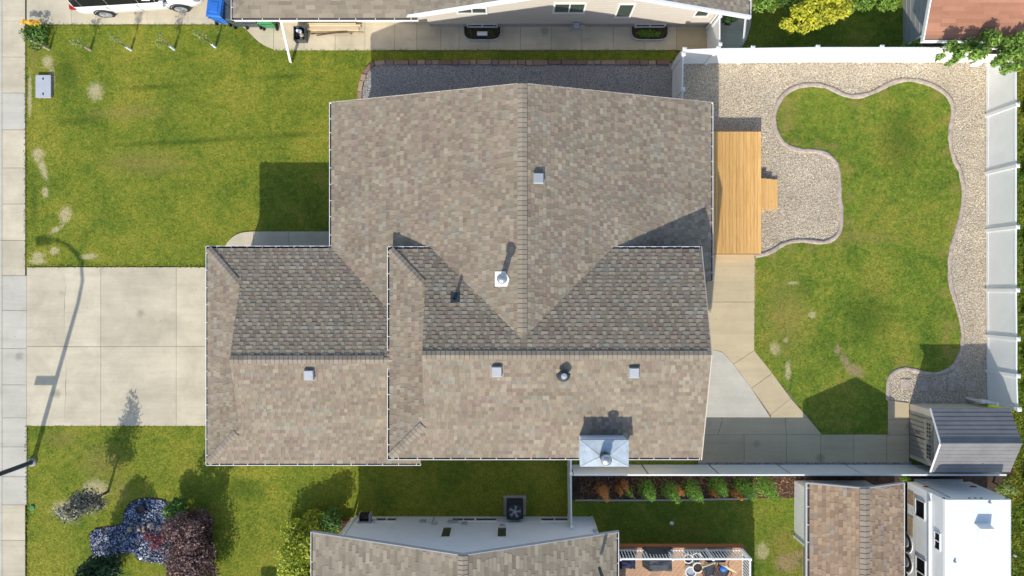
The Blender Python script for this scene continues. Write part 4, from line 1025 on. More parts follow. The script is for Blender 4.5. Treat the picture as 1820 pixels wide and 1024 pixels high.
for k in range(3):
    z = DZ-.135*(k+1)
    m = MB(); m.box(X0s+k*tr, X0s+(k+1)*tr-.02, Y0s+.02, Y1s-.02, .0, z-.034); part('riser', m, M['step_wood'], st_)
    for j in range(2):
        m = MB(); m.box(X0s+k*tr+j*tr/2+.003, X0s+k*tr+(j+1)*tr/2-.003, Y0s, Y1s, z-.034, z); part('tread', m, M['step_wood'], st_)

# ---------------------------------------------------------------- south raised deck with white railing
RZ = 1.8; D0, D1 = 4.0, P(1321, 975, RZ)[0]; DY1 = P(1200, 974, RZ)[1]; DY0 = -13.4
d2 = thing('deck', (D0+2.5, DY1-1, 0), 'raised deck with white baluster railing behind the south neighbour house', 'deck')
m = MB(); m.box(D0, D1+.06, DY1+.002, DY1+.06, RZ-.28, RZ+.005); m.box(D1+.002, D1+.06, DY0, DY1, RZ-.28, RZ+.005); part('rim_board', m, M['rim'], d2)
m = MB(); m.box(D0, D1-.03, DY0, DY1-.03, RZ-.25, RZ-.045); part('joists', m, M['black'], d2)
for x, y in ((4.3, DY1-1.4), (6.6, DY1-1.4), (D1-.35, DY1-1.4), (D1-.35, -12.9)):
    m = MB(); m.box(x-.06, x+.06, y-.06, y+.06, 0, RZ-.25); part('leg', m, M['rim'], d2)
deckrect = [(D0, DY0), (D1, DY0), (D1, DY1), (D0, DY1)]
s = -20.0; u = Vector((math.cos(R(52)), math.sin(R(52)))); nn = Vector((-u.y, u.x))
while s < 20:
    a, b = s+.003, s+.137; q = [(nn.x*a-u.x*30, nn.y*a-u.y*30), (nn.x*a+u.x*30, nn.y*a+u.y*30), (nn.x*b+u.x*30, nn.y*b+u.y*30), (nn.x*b-u.x*30, nn.y*b-u.y*30)]
    if area(q) < 0: q = q[::-1]
    g = clip(q, deckrect)
    if len(g) >= 3 and abs(area(g)) > .01: m = MB(); m.prism(g, RZ-.035, RZ+random.uniform(-.002, .002)); part('plank', m, M['deck2'], d2)
    s += .14
rl = MB(); rl.box(D0, D1-.04, DY1-.09, DY1-.03, RZ+.90, RZ+.95); rl.box(D1-.09, D1-.03, DY0, DY1-.03, RZ+.90, RZ+.95)
railing = part('top_rail', rl, M['white'], d2)
m = MB(); m.box(D0, D1-.04, DY1-.085, DY1-.035, RZ+.08, RZ+.12); m.box(D1-.085, D1-.035, DY0, DY1-.03, RZ+.08, RZ+.12); part('bottom_rail', m, M['white'], d2)
m = MB(); m.box(-.016, .016, -.016, .016, .12, .90); bal = mesh_of('baluster', m, M['white'])
k = D0+.08
while k < D1-.1: piece('baluster', bal, d2, Matrix.Translation((k, DY1-.06, RZ))); k += .115
k = DY1-.18
while k > DY0: piece('baluster', bal, d2, Matrix.Translation((D1-.06, k, RZ))); k -= .115
for x, y in ((D0+.03,DY1-.06),(6.0,DY1-.06),(7.5,DY1-.06),(D1-.06,DY1-.06),(D1-.06,-12)):
    m = MB(); m.box(x-.045, x+.045, y-.045, y+.045, RZ, RZ+1.0); part('post', m, M['white'], d2)
# things on the raised deck
def pot(px, py, r, h, mat, lab, plant=None, name='pot'):
    X, Y = P(px, py, RZ+h*.6); t = thing(name, (X, Y, RZ), lab, 'pot', 'pots on the raised deck')
    m = MB(); m.lathe((X, Y, RZ), [(r*.7,0),(r,h),(r*1.08,h),(r*1.08,h+.03),(r*.9,h+.03),(r*.88,h-.03)], 20); part('bowl', m, mat, t, smooth=False)
    m = MB(); m.lathe((X, Y, RZ), [(r*.86,h-.04),(r*.86,h-.02)], 14); part('pot_soil', m, plant or M['soil'], t)
pot(1222, 991, .17, .30, M['white'], 'white round pot behind the railing, left of the pair')
pot(1237, 990, .19, .26, M['white'], 'pale round pot behind the railing, right of the pair')
pot(1238, 1006, .19, .40, M['white'], 'tall white tub with blue rim beside the chairs')
pot(1226, 1014, .20, .34, M['white'], 'white round pot nearest the bottom edge on the sunny boards', M['vent_grey'])
def covered(px0, px1, py0, py1, h, mat, lab, name, cat):
    z = RZ+h; X0, Y1 = P(px0, py0, z); X1, Y0 = P(px1, py1, z); cx, cy = (X0+X1)/2, (Y0+Y1)/2
    t = MB(); n = 9; vs = []; fs = []
    for i in range(n):
        for j in range(n):
            a, b = i/(n-1)*2-1, j/(n-1)*2-1; e = max(abs(a), abs(b)); zz = RZ+h*(1-.25*e**2)+random.uniform(-.03, .03) if e < .99 else RZ+.02
            k = 1.0 if e < .99 else 1.04
            vs.append((cx+a*k*(X1-X0)/2+random.uniform(-.015,.015), cy+b*k*(Y1-Y0)/2+random.uniform(-.015,.015), zz))
    fs = [(i*n+j, (i+1)*n+j, (i+1)*n+j+1, i*n+j+1) for i in range(n-1) for j in range(n-1)]
    t.add(vs, fs); single(name, t, mat, (cx, cy, RZ), lab, cat)
covered(1100, 1134, 992, 1016, .74, M['navy'], 'dark navy covered lounge nearest the house on the raised deck', 'covered_lounge', 'lounge')
covered(1150, 1202, 989, 1022, .85, M['charcoal'], 'charcoal barbecue under a cover on the raised deck', 'covered_barbecue', 'barbecue')
covered(1253, 1296, 990, 1003, .6, M['navy'], 'navy cushioned bench against the white railing', 'covered_bench', 'bench')
def chair(px, py, lab, rot):
    X, Y = P(px, py, RZ+.5); t = thing('patio_chair', (X, Y, RZ), lab, 'chair', 'chairs on the raised deck')
    R_ = Matrix.Rotation(R(rot), 3, 'Z'); q = lambda a, b, c: Vector((X, Y, RZ))+R_@Vector((a, b, c))
    for sx in (-1, 1):
        m = MB(); m.tube([q(.26*sx,-.25,0), q(.27*sx,-.22,.62), q(.27*sx,.22,.60), q(.26*sx,.32,0)], .018, 8); part('leg', m, M['rust'], t)
    m = MB(); m.hexa([q(-.25,-.22,.42),q(.25,-.22,.42),q(.25,.24,.38),q(-.25,.24,.38),q(-.25,-.22,.46),q(.25,-.22,.46),q(.25,.24,.42),q(-.25,.24,.42)]); part('seat', m, M['charcoal'], t)
    m = MB(); m.hexa([q(-.25,.24,.42),q(.25,.24,.42),q(.25,.27,.42),q(-.25,.27,.42),q(-.24,.4,.95),q(.24,.4,.95),q(.24,.43,.95),q(-.24,.43,.95)]); part('backrest', m, M['lumber'], t)
chair(1262, 1014, 'patio chair with brown metal arms left of the blue ball', 20); chair(1283, 1020, 'patio chair near the right end of the raised deck', -30)
X, Y = P(1285, 1009, RZ+.5); m = MB(); m.lathe((X, Y, RZ+.42), [(.02,0),(.11,.05),(.14,.13),(.11,.21),(.02,.26)], 16); single('ball', m, M['blue_bin'], (X, Y, RZ+.4), 'royal blue ball resting among the patio chairs', 'ball', smooth=True)

# ---------------------------------------------------------------- garden shed (east)
sd = thing('shed', (18, -6, 0), 'resin garden shed with ribbed dark grey roof and double doors', 'shed')
sx0, sx1, sy0, sy1, sz, szt, sry = 16.42, 19.1, -7.0, -4.78, 1.80, 2.40, -5.87
m = MB(); m.add([(sx0,sy0,0),(sx0,sy1,0),(sx0,sy1,sz),(sx0,sry,szt-.04),(sx0,sy0,sz),(sx1,sy0,0),(sx1,sy1,0),(sx1,sy1,sz),(sx1,sry,szt-.04),(sx1,sy0,sz)],
    [(0,4,3,2,1),(5,6,7,8,9),(1,2,7,6),(4,0,5,9),(0,1,6,5)]); part('wall', m, M['shed_wall'], sd)
def roof_side(y_e, z_e, nr_, mat, name='roof'):
    m = MB(); x0, x1 = sx0-.22, sx1+.17
    dy = sry-y_e; L = math.hypot(dy, szt-z_e)
    m.hexa([(x0,y_e,z_e-.05),(x1,y_e,z_e-.05),(x1,sry,szt-.05),(x0,sry,szt-.05),(x0,y_e,z_e),(x1,y_e,z_e),(x1,sry,szt),(x0,sry,szt)])
    o = part(name, m, mat, sd)
    for k in range(nr_):
        t0, t1 = (k+.0)/nr_, (k+.93)/nr_; m = MB(); h0, h1 = .020, .008
        ya, yb = y_e+dy*t0, y_e+dy*t1; za, zb = z_e+(szt-z_e)*t0, z_e+(szt-z_e)*t1
        m.hexa([(x0-.01,ya,za),(x1+.01,ya,za),(x1+.01,yb,zb),(x0-.01,yb,zb),(x0-.01,ya,za+h0),(x1+.01,ya,za+h0),(x1+.01,yb,zb+h1),(x0-.01,yb,zb+h1)]); part('roof_rib', m, mat, o)
roof_side(sy1+.12, sz-.02, 8, M['shed_roof']); roof_side(sy0-.12, sz-.02, 8, M['shed_roof'])
m = MB()
m.tube([(sx0 - .235, sry, szt + .022), (sx1 + .16, sry, szt + .022)], .044, 10)
part('ridge_cap', m, M['shed_roof'], sd)
m = MB(); yc = sry
tx = sx0 - .228
for a, b in ( ((tx, sy1+.12, sz-.02), (tx, sry, szt)), ((tx, sry, szt), (tx, sy0-.12, sz-.02)) ):
    m.tube([a, b], .035, 6)
part('rake_trim', m, M['trim'], sd)
for (ya, yb) in ((-5.99,-5.17), (-6.83,-6.01)):
    m = MB(); m.box(sx0-.035, sx0-.005, ya, yb, .06, 1.62); d_ = part('door', m, M['shed_door'], sd)
    for k in range(4):
        m = MB(); c0 = ya+.07+k*.19; m.box(sx0-.05, sx0-.036, c0, c0+.15, .12, 1.12); part('door_panel', m, M['shed_door'], d_)
    for a in range(2):
        for b in range(4):
            yy = ya+.16+b*.15; zz = 1.26+a*.14; m = MB(); m.box(sx0-.045, sx0-.034, yy-.04, yy+.04, zz, zz+.085); part('vent_slot', m, M['black'], d_)
m = MB(); m.tube([(sx0-.06,-6.0,.6),(sx0-.10,-6.0,.62),(sx0-.10,-6.0,.95),(sx0-.06,-6.0,.97)], .018, 6); part('handle', m, M['black'], sd)

# ---------------------------------------------------------------- travel trailer
TX0, TX1, TY1, TY0, TZ = 16.08, 18.63, -7.88, -16.5, 2.82
tv = thing('travel_trailer', (16.7, -12), 'large white travel trailer with dark windows beside the brown roofed garage', 'trailer')
def chamf(z, k): return k
prof = [(TX0+.0,.45),(TX0,1.97),(TX0+.03,2.0),(TX0+.03,2.70),(TX0+.05,2.79),(TX0+.12,TZ),(TX1-.12,TZ),(TX1-.05,2.79),(TX1-.03,2.70),(TX1,2.0),(TX1,.45)]
m = MB(); n = len(prof); m.add([(x,TY1,z) for x, z in prof]+[(x,TY0,z) for x, z in prof], [tuple(range(n))[::-1], tuple(range(n,2*n))]+[(i,(i+1)%n,n+(i+1)%n,n+i) for i in range(n)])
part('body', m, M['white'], tv)
m = MB()
m.box(TX0 + .16, TX1 - .16, TY0 + .3, TY1 - .22, .26, .448)
part('chassis', m, M['black'], tv)
m = MB(); m.tube([(TX0-.05,TY1-.3,2.0),(TX0-.05,TY0+1,2.0)], .045, 10); aw = part('awning', m, M['white'], tv)
for yy, z0, w_, h_ in ((-8.7, 1.02, .70, .64), (-11.2, 1.06, 1.18, .64)): window(tv, (TX0, yy), (0, 1), (-1, 0), w_, h_, z0, 0 if w_ < 1 else 1, .03, name='side_window')
window(tv, (TX0+.03, -9.57), (0, 1), (-1, 0), .66, .36, 2.2, 1, .03, name='upper_window')
for a, b, top in ((-8.74, -8.2, .89), (-10.0, -9.2, .84)):
    m = MB()
    m.box(TX0 - .013, TX0, a, b, .5, top)
    part('storage_door', m, M['wood_log'], tv)
m = MB()
m.tube([(TX0 - .007, yy, zz_) for yy, zz_ in ((-8.9, .76), (-9.4, .95), (-9.8, 1.02), (-10.6, 1.04), (-13, .98))], .012, 4)
part('stripe', m, M['vent_grey'], tv)
for yy in (-10.35, -11.15):
    m = MB(); n = 24
    m.tube([(TX0-.02,yy,.36),(TX0+.22,yy,.36)], .36, n); wh = part('wheel', m, M['rubber'], tv)
    m = MB(); m.tube([(TX0-.05,yy,.36),(TX0-.019,yy,.36)], [.19,.22], 20); part('rim', m, M['steel'], wh)
    m = MB(); m.tube([(TX0-.012,yy-.42*math.cos(t*math.pi/10),.40+.42*math.sin(t*math.pi/10)) for t in range(11)], .02, 5); part('wheel_arch', m, M['white'], tv)
for xx in (TX0+.35, TX1-.35):
    m = MB(); m.lathe((0,0,0), [(.02,0),(.11,.005),(.09,.02)], 16); m.v = [(xx+a*1.3, TY1+.001+c, 1.15+b*.8) for a, b, c in m.v]; part('tail_light', m, M['red'], tv)
for xx in (TX0+.1, (TX0+TX1)/2-.22, (TX0+TX1)/2, (TX0+TX1)/2+.22, TX1-.1):
    m = MB()
    m.box(xx - .042, xx + .042, TY1, TY1 + .024, 2.615, 2.655)
    part('marker_light', m, M['dark'], tv)
VX0, VY1 = P(1737, 933, 3.0); VX1, VY0 = P(1762, 965, 2.95)
m = MB(); m.hexa([(VX0,VY0,TZ),(VX1,VY0,TZ),(VX1,VY1,TZ),(VX0,VY1,TZ),(VX0+.02,VY0+.02,TZ+.12),(VX1-.02,VY0+.02,TZ+.12),(VX1-.02,VY1-.1,TZ+.34),(VX0+.02,VY1-.1,TZ+.34)]); part('roof_vent', m, M['white'], tv)
for a, b in ((1696,998),(1803,987),(1758,893)):
    X, Y = P(a, b, TZ); m = MB(); m.lathe((X, Y, TZ), [(.05,0),(.04,.08),(.02,.1)], 10); part('roof_fitting', m, M['vent_grey'], tv)

m = MB()
m.tube([(TX0 + .35, TY1 + .03, .5), (TX0 + .35, TY1 + .06, 1.0), (TX0 + .35, TY1 + .03, 2.6)], .018, 6)
m2 = part('ladder_rail', m, M['steel'], tv)
m = MB()
m.box(TX0 + .3, TX1 - .3, TY1 - .02, TY1 + .10, .36, .46)
part('rear_bumper', m, M['steel'], tv)
# ---------------------------------------------------------------- street lamp
LX, LY_ = P(59, 821); lp = thing('street_lamp', (LX, LY_), 'tall dark street lamp standing at the pavement edge by the driveway', 'street lamp')
m = MB(); m.lathe((LX, LY_, 0), [(.17,-.02),(.17,.10),(.12,.14)], 16); part('base', m, M['foundation'], lp)
armp = [(LX,LY_,.1),(LX,LY_,3.0),(LX,LY_,5.0),(LX-.08,LY_,5.7),(LX-.35,LY_,6.25),(LX-.75,LY_,6.55),(LX-1.15,LY_,6.78),(LX-1.6,LY_,6.92),(LX-1.9,LY_,6.95)]
m = MB(); m.tube(armp, [.095,.085,.075,.07,.065,.06,.055,.05,.05], 14); part('pole', m, M['dark'], lp, smooth=True)
m = MB(); m.hexa([(LX-2.5,LY_-.16,6.86),(LX-1.85,LY_-.12,6.88),(LX-1.85,LY_+.12,6.88),(LX-2.5,LY_+.16,6.86),(LX-2.42,LY_-.1,6.99),(LX-1.85,LY_-.07,6.99),(LX-1.85,LY_+.07,6.99),(LX-2.42,LY_+.1,6.99)]); part('lamp_head', m, M['dark'], lp)
m = MB(); m.box(LX-.85, LX-.08, LY_-.015, LY_+.015, 2.45, 2.72); part('sign_blade', m, M['green_bin'], lp)
X0, Y1 = P(66, 135, .05); X1, Y0 = P(92, 174, .05)
ub = thing('utility_cover', ((X0+X1)/2, (Y0+Y1)/2), 'pale grey rectangular utility box cover set in the lawn near the pavement', 'utility cover')
m = MB(); m.box(X0, X1, Y0, Y1, -.03, .10); part('box', m, M['foundation'], ub); m = MB(); m.box(X0-.01, X1+.01, Y0-.01, Y1+.01, .10, .13); lid = part('lid', m, M['cover'], ub)
for yy in (Y1-.14, Y0+.14):
    m = MB(); m.box((X0+X1)/2-.03, (X0+X1)/2+.03, yy-.05, yy+.05, .13, .134); part('lift_hole', m, M['dark'], lid)
X, Y = P(58, 902); m = MB(); m.lathe((X, Y, 0), [(.1,0),(.1,.05),(.08,.06)], 14); single('valve_cover', m, M['green_bin'], (X, Y, 0), 'small green round valve cover in grass beside the pavement', 'valve cover')
X, Y = P(1193, 929); m = MB(); m.lathe((X, Y, 0), [(.02,0),(.08,.04),(.1,.1),(.07,.16),(.02,.19)], 14); single('toy_ball', m, M['white'], (X, Y, 0), 'small white ball alone on the shaded south lawn', 'ball', smooth=True)
X, Y = P(1731, 116, 0); m = MB(); m.lathe((0,0,0), [(.02,.0),(.2,.02),(.26,.07),(.22,.07),(.02,.03)], 20); m.v = [(X+a*1.05+b*.1, Y+b*.42+a*.22, .12+c+b*.2) for a, b, c in m.v]
single('bird_bath_dish', m, M['white'], (X, Y, 0), 'white oval dish lying on gravel in the north east corner', 'dish', smooth=True)

# ---------------------------------------------------------------- minivan
def minivan():
    A = Vector((*P(188, 24.5, .34), 0)); B = Vector((*P(322, 15, .34), 0)); ang = math.atan2(B.y-A.y, B.x-A.x)
    side = .97; d = (B-A).normalized(); n = Vector((-d.y, d.x, 0)); C_ = (A+B)/2 + n*side
    t = thing('parked_car', (C_.x, C_.y), 'white minivan parked on the north neighbour driveway', 'car')
    Mx = Matrix.Translation((C_.x, C_.y, 0)) @ Matrix.Rotation(ang, 4, 'Z')
    st = [(-2.62,.72,.70,.78,.60,.42),(-2.58,.88,.95,1.15,.70,.36),(-2.40,.97,1.02,1.62,.72,.28),(-2.05,.99,1.04,1.74,.76,.24),(-1,1.0,1.03,1.79,.78,.22),(.2,1.0,1.01,1.77,.78,.22),(.85,1.0,.99,1.66,.74,.22),
          (1.3,.99,.97,1.36,.76,.22),(1.75,.98,.95,1.06,.84,.22),(2.15,.95,.88,.95,.82,.24),(2.45,.86,.76,.82,.72,.28),(2.6,.66,.58,.64,.52,.36)]
    rings = []
    for x, w_, b, tt, r_, lo in st:
        rings.append([(x,-w_*.86,lo),(x,-w_*.985,lo+.12),(x,-w_,(lo+b)/2+.05),(x,-w_*.975,b),(x,-r_-.05,tt-.10),(x,-r_+.10,tt-.01),(x,0,tt+.03),(x,r_-.10,tt-.01),(x,r_+.05,tt-.10),(x,w_*.975,b),(x,w_,(lo+b)/2+.05),(x,w_*.985,lo+.12),(x,w_*.86,lo)])
    k = len(rings[0]); vs = [v for r_ in rings for v in r_]; fs = []
    for i in range(len(rings)-1):
        for j in range(k): fs.append((i*k+j, i*k+(j+1)%k, (i+1)*k+(j+1)%k, (i+1)*k+j))
    fs += [tuple(range(k))[::-1], tuple(range((len(rings)-1)*k, len(rings)*k))]
    def W(m): m.v = [tuple(Mx @ Vector(v)) for v in m.v]; return m
    body = part('body', W(MB().add(vs, [f[::-1] for f in fs])), M['car'], t, smooth=True)
    def glass(i0, i1, sgn, name='window', a=.08, b=.80):
        m = MB(); q = []
        for i in (i0, i1):
            r_ = rings[i]; lo, hi = Vector(r_[3]), Vector(r_[4])
            q.append((lo.lerp(hi, a), lo.lerp(hi, b)))
        v = [q[0][0], q[1][0], q[1][1], q[0][1]]; v = [Vector((p.x, p.y*-sgn if sgn > 0 else p.y, p.z)) for p in v]
        off = Vector((0, .013*sgn, .006))
        gap = Vector((.011, 0, 0))
        v[0] += gap; v[3] += gap; v[1] -= gap; v[2] -= gap
        m.hexa([p-off for p in v]+[p+off for p in v]); part(name, W(m), M['car_glass'], t)
    for sgn in (-1, 1):
        for i0, i1 in ((2,3),(3,4),(4,5),(5,6)): glass(i0, i1, sgn)
        glass(6, 7, sgn, 'quarter_window', .1, .6)
        for x0 in (-1.55, 1.53):
            m = MB(); m.tube([(x0,sgn*.80,.34),(x0,sgn*1.005,.34)], .345, 28); wl = part('wheel', W(m), M['rubber'], t)
            m = MB(); m.tube([(x0,sgn*1.004,.34),(x0,sgn*1.018,.34)], .245, 24); part('rim', W(m), M['steel'], wl)
            for s5 in range(10):
                a = s5*math.pi/5; m = MB(); m.tube([(x0+.05*math.cos(a),sgn*1.03,.34+.05*math.sin(a)),(x0+.23*math.cos(a),sgn*1.022,.34+.23*math.sin(a))], .014, 5); part('spoke', W(m), M['vent_grey'], wl)
            m = MB(); m.tube([(x0+.39*math.cos(a*math.pi/12),sgn*.985,.36+.39*math.sin(a*math.pi/12)) for a in range(13)], .035, 6); part('wheel_arch', W(m), M['dark'], t)
        for xd in (-1.15, .05, 1.1):
            m = MB(); m.box(xd, xd+.012, min(sgn*.99, sgn*1.004), max(sgn*.99, sgn*1.004), .38, .98); part('door_seam', W(m), M['dark'], t)
        for xd in (-.02, .18):
            m = MB(); m.box(xd-.2 if xd < 0 else xd, xd if xd < 0 else xd+.18, min(sgn*.99, sgn*1.03), max(sgn*.99, sgn*1.03), .86, .89); part('door_handle', W(m), M['car'], t)
        m = MB(); m.box(1.02, 1.2, min(sgn*.98, sgn*1.2), max(sgn*.98, sgn*1.2), 1.02, 1.16); part('mirror', W(m), M['car'], t)
        m = MB(); m.box(-2.60, -2.38, min(sgn*.72, sgn*.97), max(sgn*.72, sgn*.97), .88, 1.02); part('tail_light', W(m), M['red'], t)
        m = MB(); m.box(2.18, 2.45, min(sgn*.62, sgn*.90), max(sgn*.62, sgn*.90), .68, .84); part('headlight', W(m), M['steel'], t)
    m = MB(); m.hexa([(1.72,-.72,1.08),(1.72,.72,1.08),(.88,.66,1.70),(.88,-.66,1.70),(1.74,-.72,1.10),(1.74,.72,1.10),(.90,.66,1.72),(.90,-.66,1.72)]); part('windscreen', W(m), M['car_glass'], t)
minivan()

# ---------------------------------------------------------------- bins, lumber, tote at the north neighbour
def bin_(px, py, mat, lab, z=1.0, wd=.6, dp=.66, rot=0):
    X, Y = P(px, py, z); t = thing('wheeled_bin', (X, Y), lab, 'bin', 'wheeled bins by the neighbour garage')
    Mx = Matrix.Translation((X, Y, 0)) @ Matrix.Rotation(R(rot), 4, 'Z')
    def W(m): m.v = [tuple(Mx @ Vector(v)) for v in m.v]; return m
    a, b = wd/2, dp/2
    part('body', W(MB().hexa([(-a*.78,-b*.72,.06),(a*.78,-b*.72,.06),(a*.78,b*.75,.06),(-a*.78,b*.75,.06),(-a,-b,z-.06),(a,-b,z-.06),(a,b,z-.06),(-a,b,z-.06)])), mat, t)
    li = part('lid', W(MB().hexa([(-a*1.06,-b*1.08,z-.06),(a*1.06,-b*1.08,z-.06),(a*1.06,b*1.06,z-.05),(-a*1.06,b*1.06,z-.05),(-a*.9,-b*.85,z+.02),(a*.9,-b*.85,z+.02),(a*.9,b*.9,z+.05),(-a*.9,b*.9,z+.05)])), mat, t)
    part('lid_panel', W(MB().hexa([(-a*.55,-b*.6,z+.02),(a*.55,-b*.6,z+.02),(a*.55,b*.6,z+.04),(-a*.55,b*.6,z+.04),(-a*.5,-b*.55,z+.045),(a*.5,-b*.55,z+.045),(a*.5,b*.55,z+.065),(-a*.5,b*.55,z+.065)])), mat, li)
    part('handle', W(MB().tube([(-a*.8,b*1.12,z-.1),(a*.8,b*1.12,z-.1)], .02, 8)), mat, t)
    for s in (-1, 1):
        m = MB(); m.tube([(s*a*.80,b*.72,.13),(s*a*1.0,b*.72,.13)], .13, 14); part('wheel', W(m), M['rubber'], t)
bin_(381, 13, M['blue_bin'], 'bright blue recycling bin standing on the driveway', 1.05, .62, .74, 174)
bin_(413, 22, M['grey_bin'], 'dark grey bin tucked between blue bin and garage wall', 1.0, .56, .6, 180)
bin_(440, 26, M['grey_bin'], 'dark bin half under the neighbour garage gutter', .8, .62, .6, 180)
bin_(470, 28, M['green_bin'], 'green bin half under the neighbour garage gutter', .8, .6, .6, 180)
X0, Y0 = P(548, 53, .2); X1, Y1 = P(640, 42, .2)
lu = thing('lumber_stack', ((X0+X1)/2, (Y0+Y1)/2), 'stack of pale lumber boards lying along the neighbour garage wall', 'lumber')
for r_ in range(3):
    for k in range(4):
        m = MB(); a = X0+random.uniform(-.08, .08)*(.5+r_); y0 = Y0+k*.075; m.box(a, a+2.05+random.uniform(-.1, .12), y0+.003, y0+.07, .05+r_*.045, .05+r_*.045+.04); part('board', m, M['lumber'], lu)
lu2 = thing('scrap_boards', P(600, 60), 'thin weathered boards scattered on the concrete below the lumber stack', 'boards')
for k in range(6):
    a = P(552+random.uniform(0, 14), 57+k*1.6); b = P(635+random.uniform(-25, 18), 60+random.uniform(-3, 4)); m = MB(); d = Vector((b[0]-a[0], b[1]-a[1])).normalized(); n = Vector((-d.y, d.x))*.022; z = .045+k*.012
    m.prism([(a[0]-n.x,a[1]-n.y),(b[0]-n.x,b[1]-n.y),(b[0]+n.x,b[1]+n.y),(a[0]+n.x,a[1]+n.y)], z, z+.018); part('board', m, random.choice([M['lumber'], M['wood_log'], M['bark']]), lu2)
X0, Y0 = P(522, 72, .35); X1, Y1 = P(543, 47, .35)
tt = thing('storage_tote', ((X0+X1)/2, (Y0+Y1)/2), 'open dark tote filled with odds and ends beside the lumber', 'tote')
m = MB(); w_ = .025
for a in ((X0,X1,Y0,Y0+w_),(X0,X1,Y1-w_,Y1),(X0,X0+w_,Y0+w_,Y1-w_),(X1-w_,X1,Y0+w_,Y1-w_)): m.box(*a, .04, .40)
m.box(X0+w_, X1-w_, Y0+w_, Y1-w_, .04, .07); part('tub', m, M['grey_bin'], tt)
for k in range(9):
    a = random.uniform(X0+.1, X1-.12); b = random.uniform(Y0+.1, Y1-.1); c_ = random.uniform(.06, .1); m = MB(); m.lathe((a, b, .07+k*.02), [(c_*.5,0),(c_,.06),(c_*.9,.12),(c_*.3,.14)], 8)
    part('clutter', m, M[random.choice(['lumber','curb','black','siding_pale'])], tt)

# ---------------------------------------------------------------- plants
def leaves(blobs, n, size, up=.45, shell=.55, flat=1.0):
    vol = np.array([b[3]*b[4]*b[5] for b in blobs])**.8; pr = vol/vol.sum(); idx = rng.choice(len(blobs), n, p=pr)
    B = np.array(blobs)[idx]; d = rng.normal(size=(n, 3)); d /= np.linalg.norm(d, axis=1)[:, None]
    r_ = (shell+(1-shell)*rng.random(n))*rng.uniform(.86, 1.12, n)
    c = B[:, :3]+d*B[:, 3:6]*r_[:, None]; c[:, 2] = np.maximum(c[:, 2], .03)
    nn = d*.7+rng.normal(size=(n, 3))*.55; nn[:, 2] += up; nn /= np.linalg.norm(nn, axis=1)[:, None]
    a = np.cross(nn, rng.normal(size=(n, 3))); a /= np.linalg.norm(a, axis=1)[:, None]; b = np.cross(nn, a)
    s = size*rng.uniform(.6, 1.3, n)[:, None]
    v = np.stack([c-a*s*.9, c-b*s*.45*flat, c+a*s*.9, c+b*s*.45*flat], 1); v[:, 1] += nn*s*.15; v[:, 3] += nn*s*.15
    m = MB(); m.v = [tuple(x) for x in v.reshape(-1, 3).tolist()]; m.f = [(4*i, 4*i+1, 4*i+2, 4*i+3) for i in range(n)]; m.c = [None]*n
    return m
def blobs_of(cx, cy, cz, r_, h, k, spread=.6, bs=.5):
    out = [(cx, cy, cz, r_*.7, r_*.7, h*.7)]
    for i in range(k):
        t = random.uniform(0, 2*math.pi); q = r_*spread*math.sqrt(random.random()); z = cz+random.uniform(-.55, .6)*h; s = bs*random.uniform(.6, 1.15)
        out.append((cx+q*math.cos(t), cy+q*math.sin(t), z, r_*s, r_*s, h*s*.9))
    return out
def plant(name, base, label, cat, blobs, n, size, mat, trunk=None, group=None, leafname='foliage', tr=.04, flat=1.0, shell=.55, limbs=5):
    t = thing(name, base, label, cat, group)
    part(leafname, leaves(blobs, n, size, flat=flat, shell=shell), mat, t)
    zt = trunk if trunk else max(b[2] for b in blobs)
    cx = sum(b[0] for b in blobs)/len(blobs); cy = sum(b[1] for b in blobs)/len(blobs)
    m = MB(); m.tube([(base[0],base[1],-.03),((base[0]*.6+cx*.4),(base[1]*.6+cy*.4),zt*.5),(cx,cy,zt)], [tr*1.3,tr,tr*.4], 8); tk = part('trunk', m, M['bark'], t)
    for i in range(limbs):
        b = random.choice(blobs); m = MB(); z0 = zt*random.uniform(.25, .7); m.tube([(base[0]*.6+cx*.4,base[1]*.6+cy*.4,z0),((base[0]+b[0])/2,(base[1]+b[1])/2,(z0+b[2])/2+.05),(b[0],b[1],b[2])], [tr*.5,tr*.35,tr*.15], 6); part('limb', m, M['bark'], tk)
    return t
# cedars in the bed behind the fence: (tip px, tip py, height, radius, kind)
cedar_l = [
 (1068,864,0,1.95,.26,'lf_orange','dead orange cedar at the left end of the bed'),
 (1107,858,0,1.2,.17,'lf_orange','small dead orange cedar, second from the left of the bed'),
 (1098,866,0,1.0,.15,'lf_orange','low dead orange sprig left of the little green cedar'),
 (1114,868,0,1.15,.20,'lf_cedar','little green cedar beside two dead orange ones'),
 (1146,863,0,1.75,.36,'lf_cedar','bushy green cedar, first large one from the left'),
 (1184,865,0,1.95,.35,'lf_cedar','green cedar with orange sprig at its right foot'),
 (1202,866,0,1.1,.18,'lf_orange','dead orange sprig between the second and third large cedars'),
 (1223,865,0,1.95,.38,'lf_cedar','third large green cedar, centre of the bed'),
 (1271,858,0,1.5,.38,'lf_cedar','round green cedar over an orange sprig'),
 (1266,872,0,.8,.15,'lf_orange','low orange sprig under the round green cedar'),
 (1306,874,0,.9,.20,'lf_orange','orange sprig left of the two rightmost cedars'),
 (1316,862,0,1.6,.40,'lf_cedar','green cedar second from the right of the bed'),
 (1352,860,0,1.7,.45,'lf_cedar','broad green cedar at the right end of the bed')]
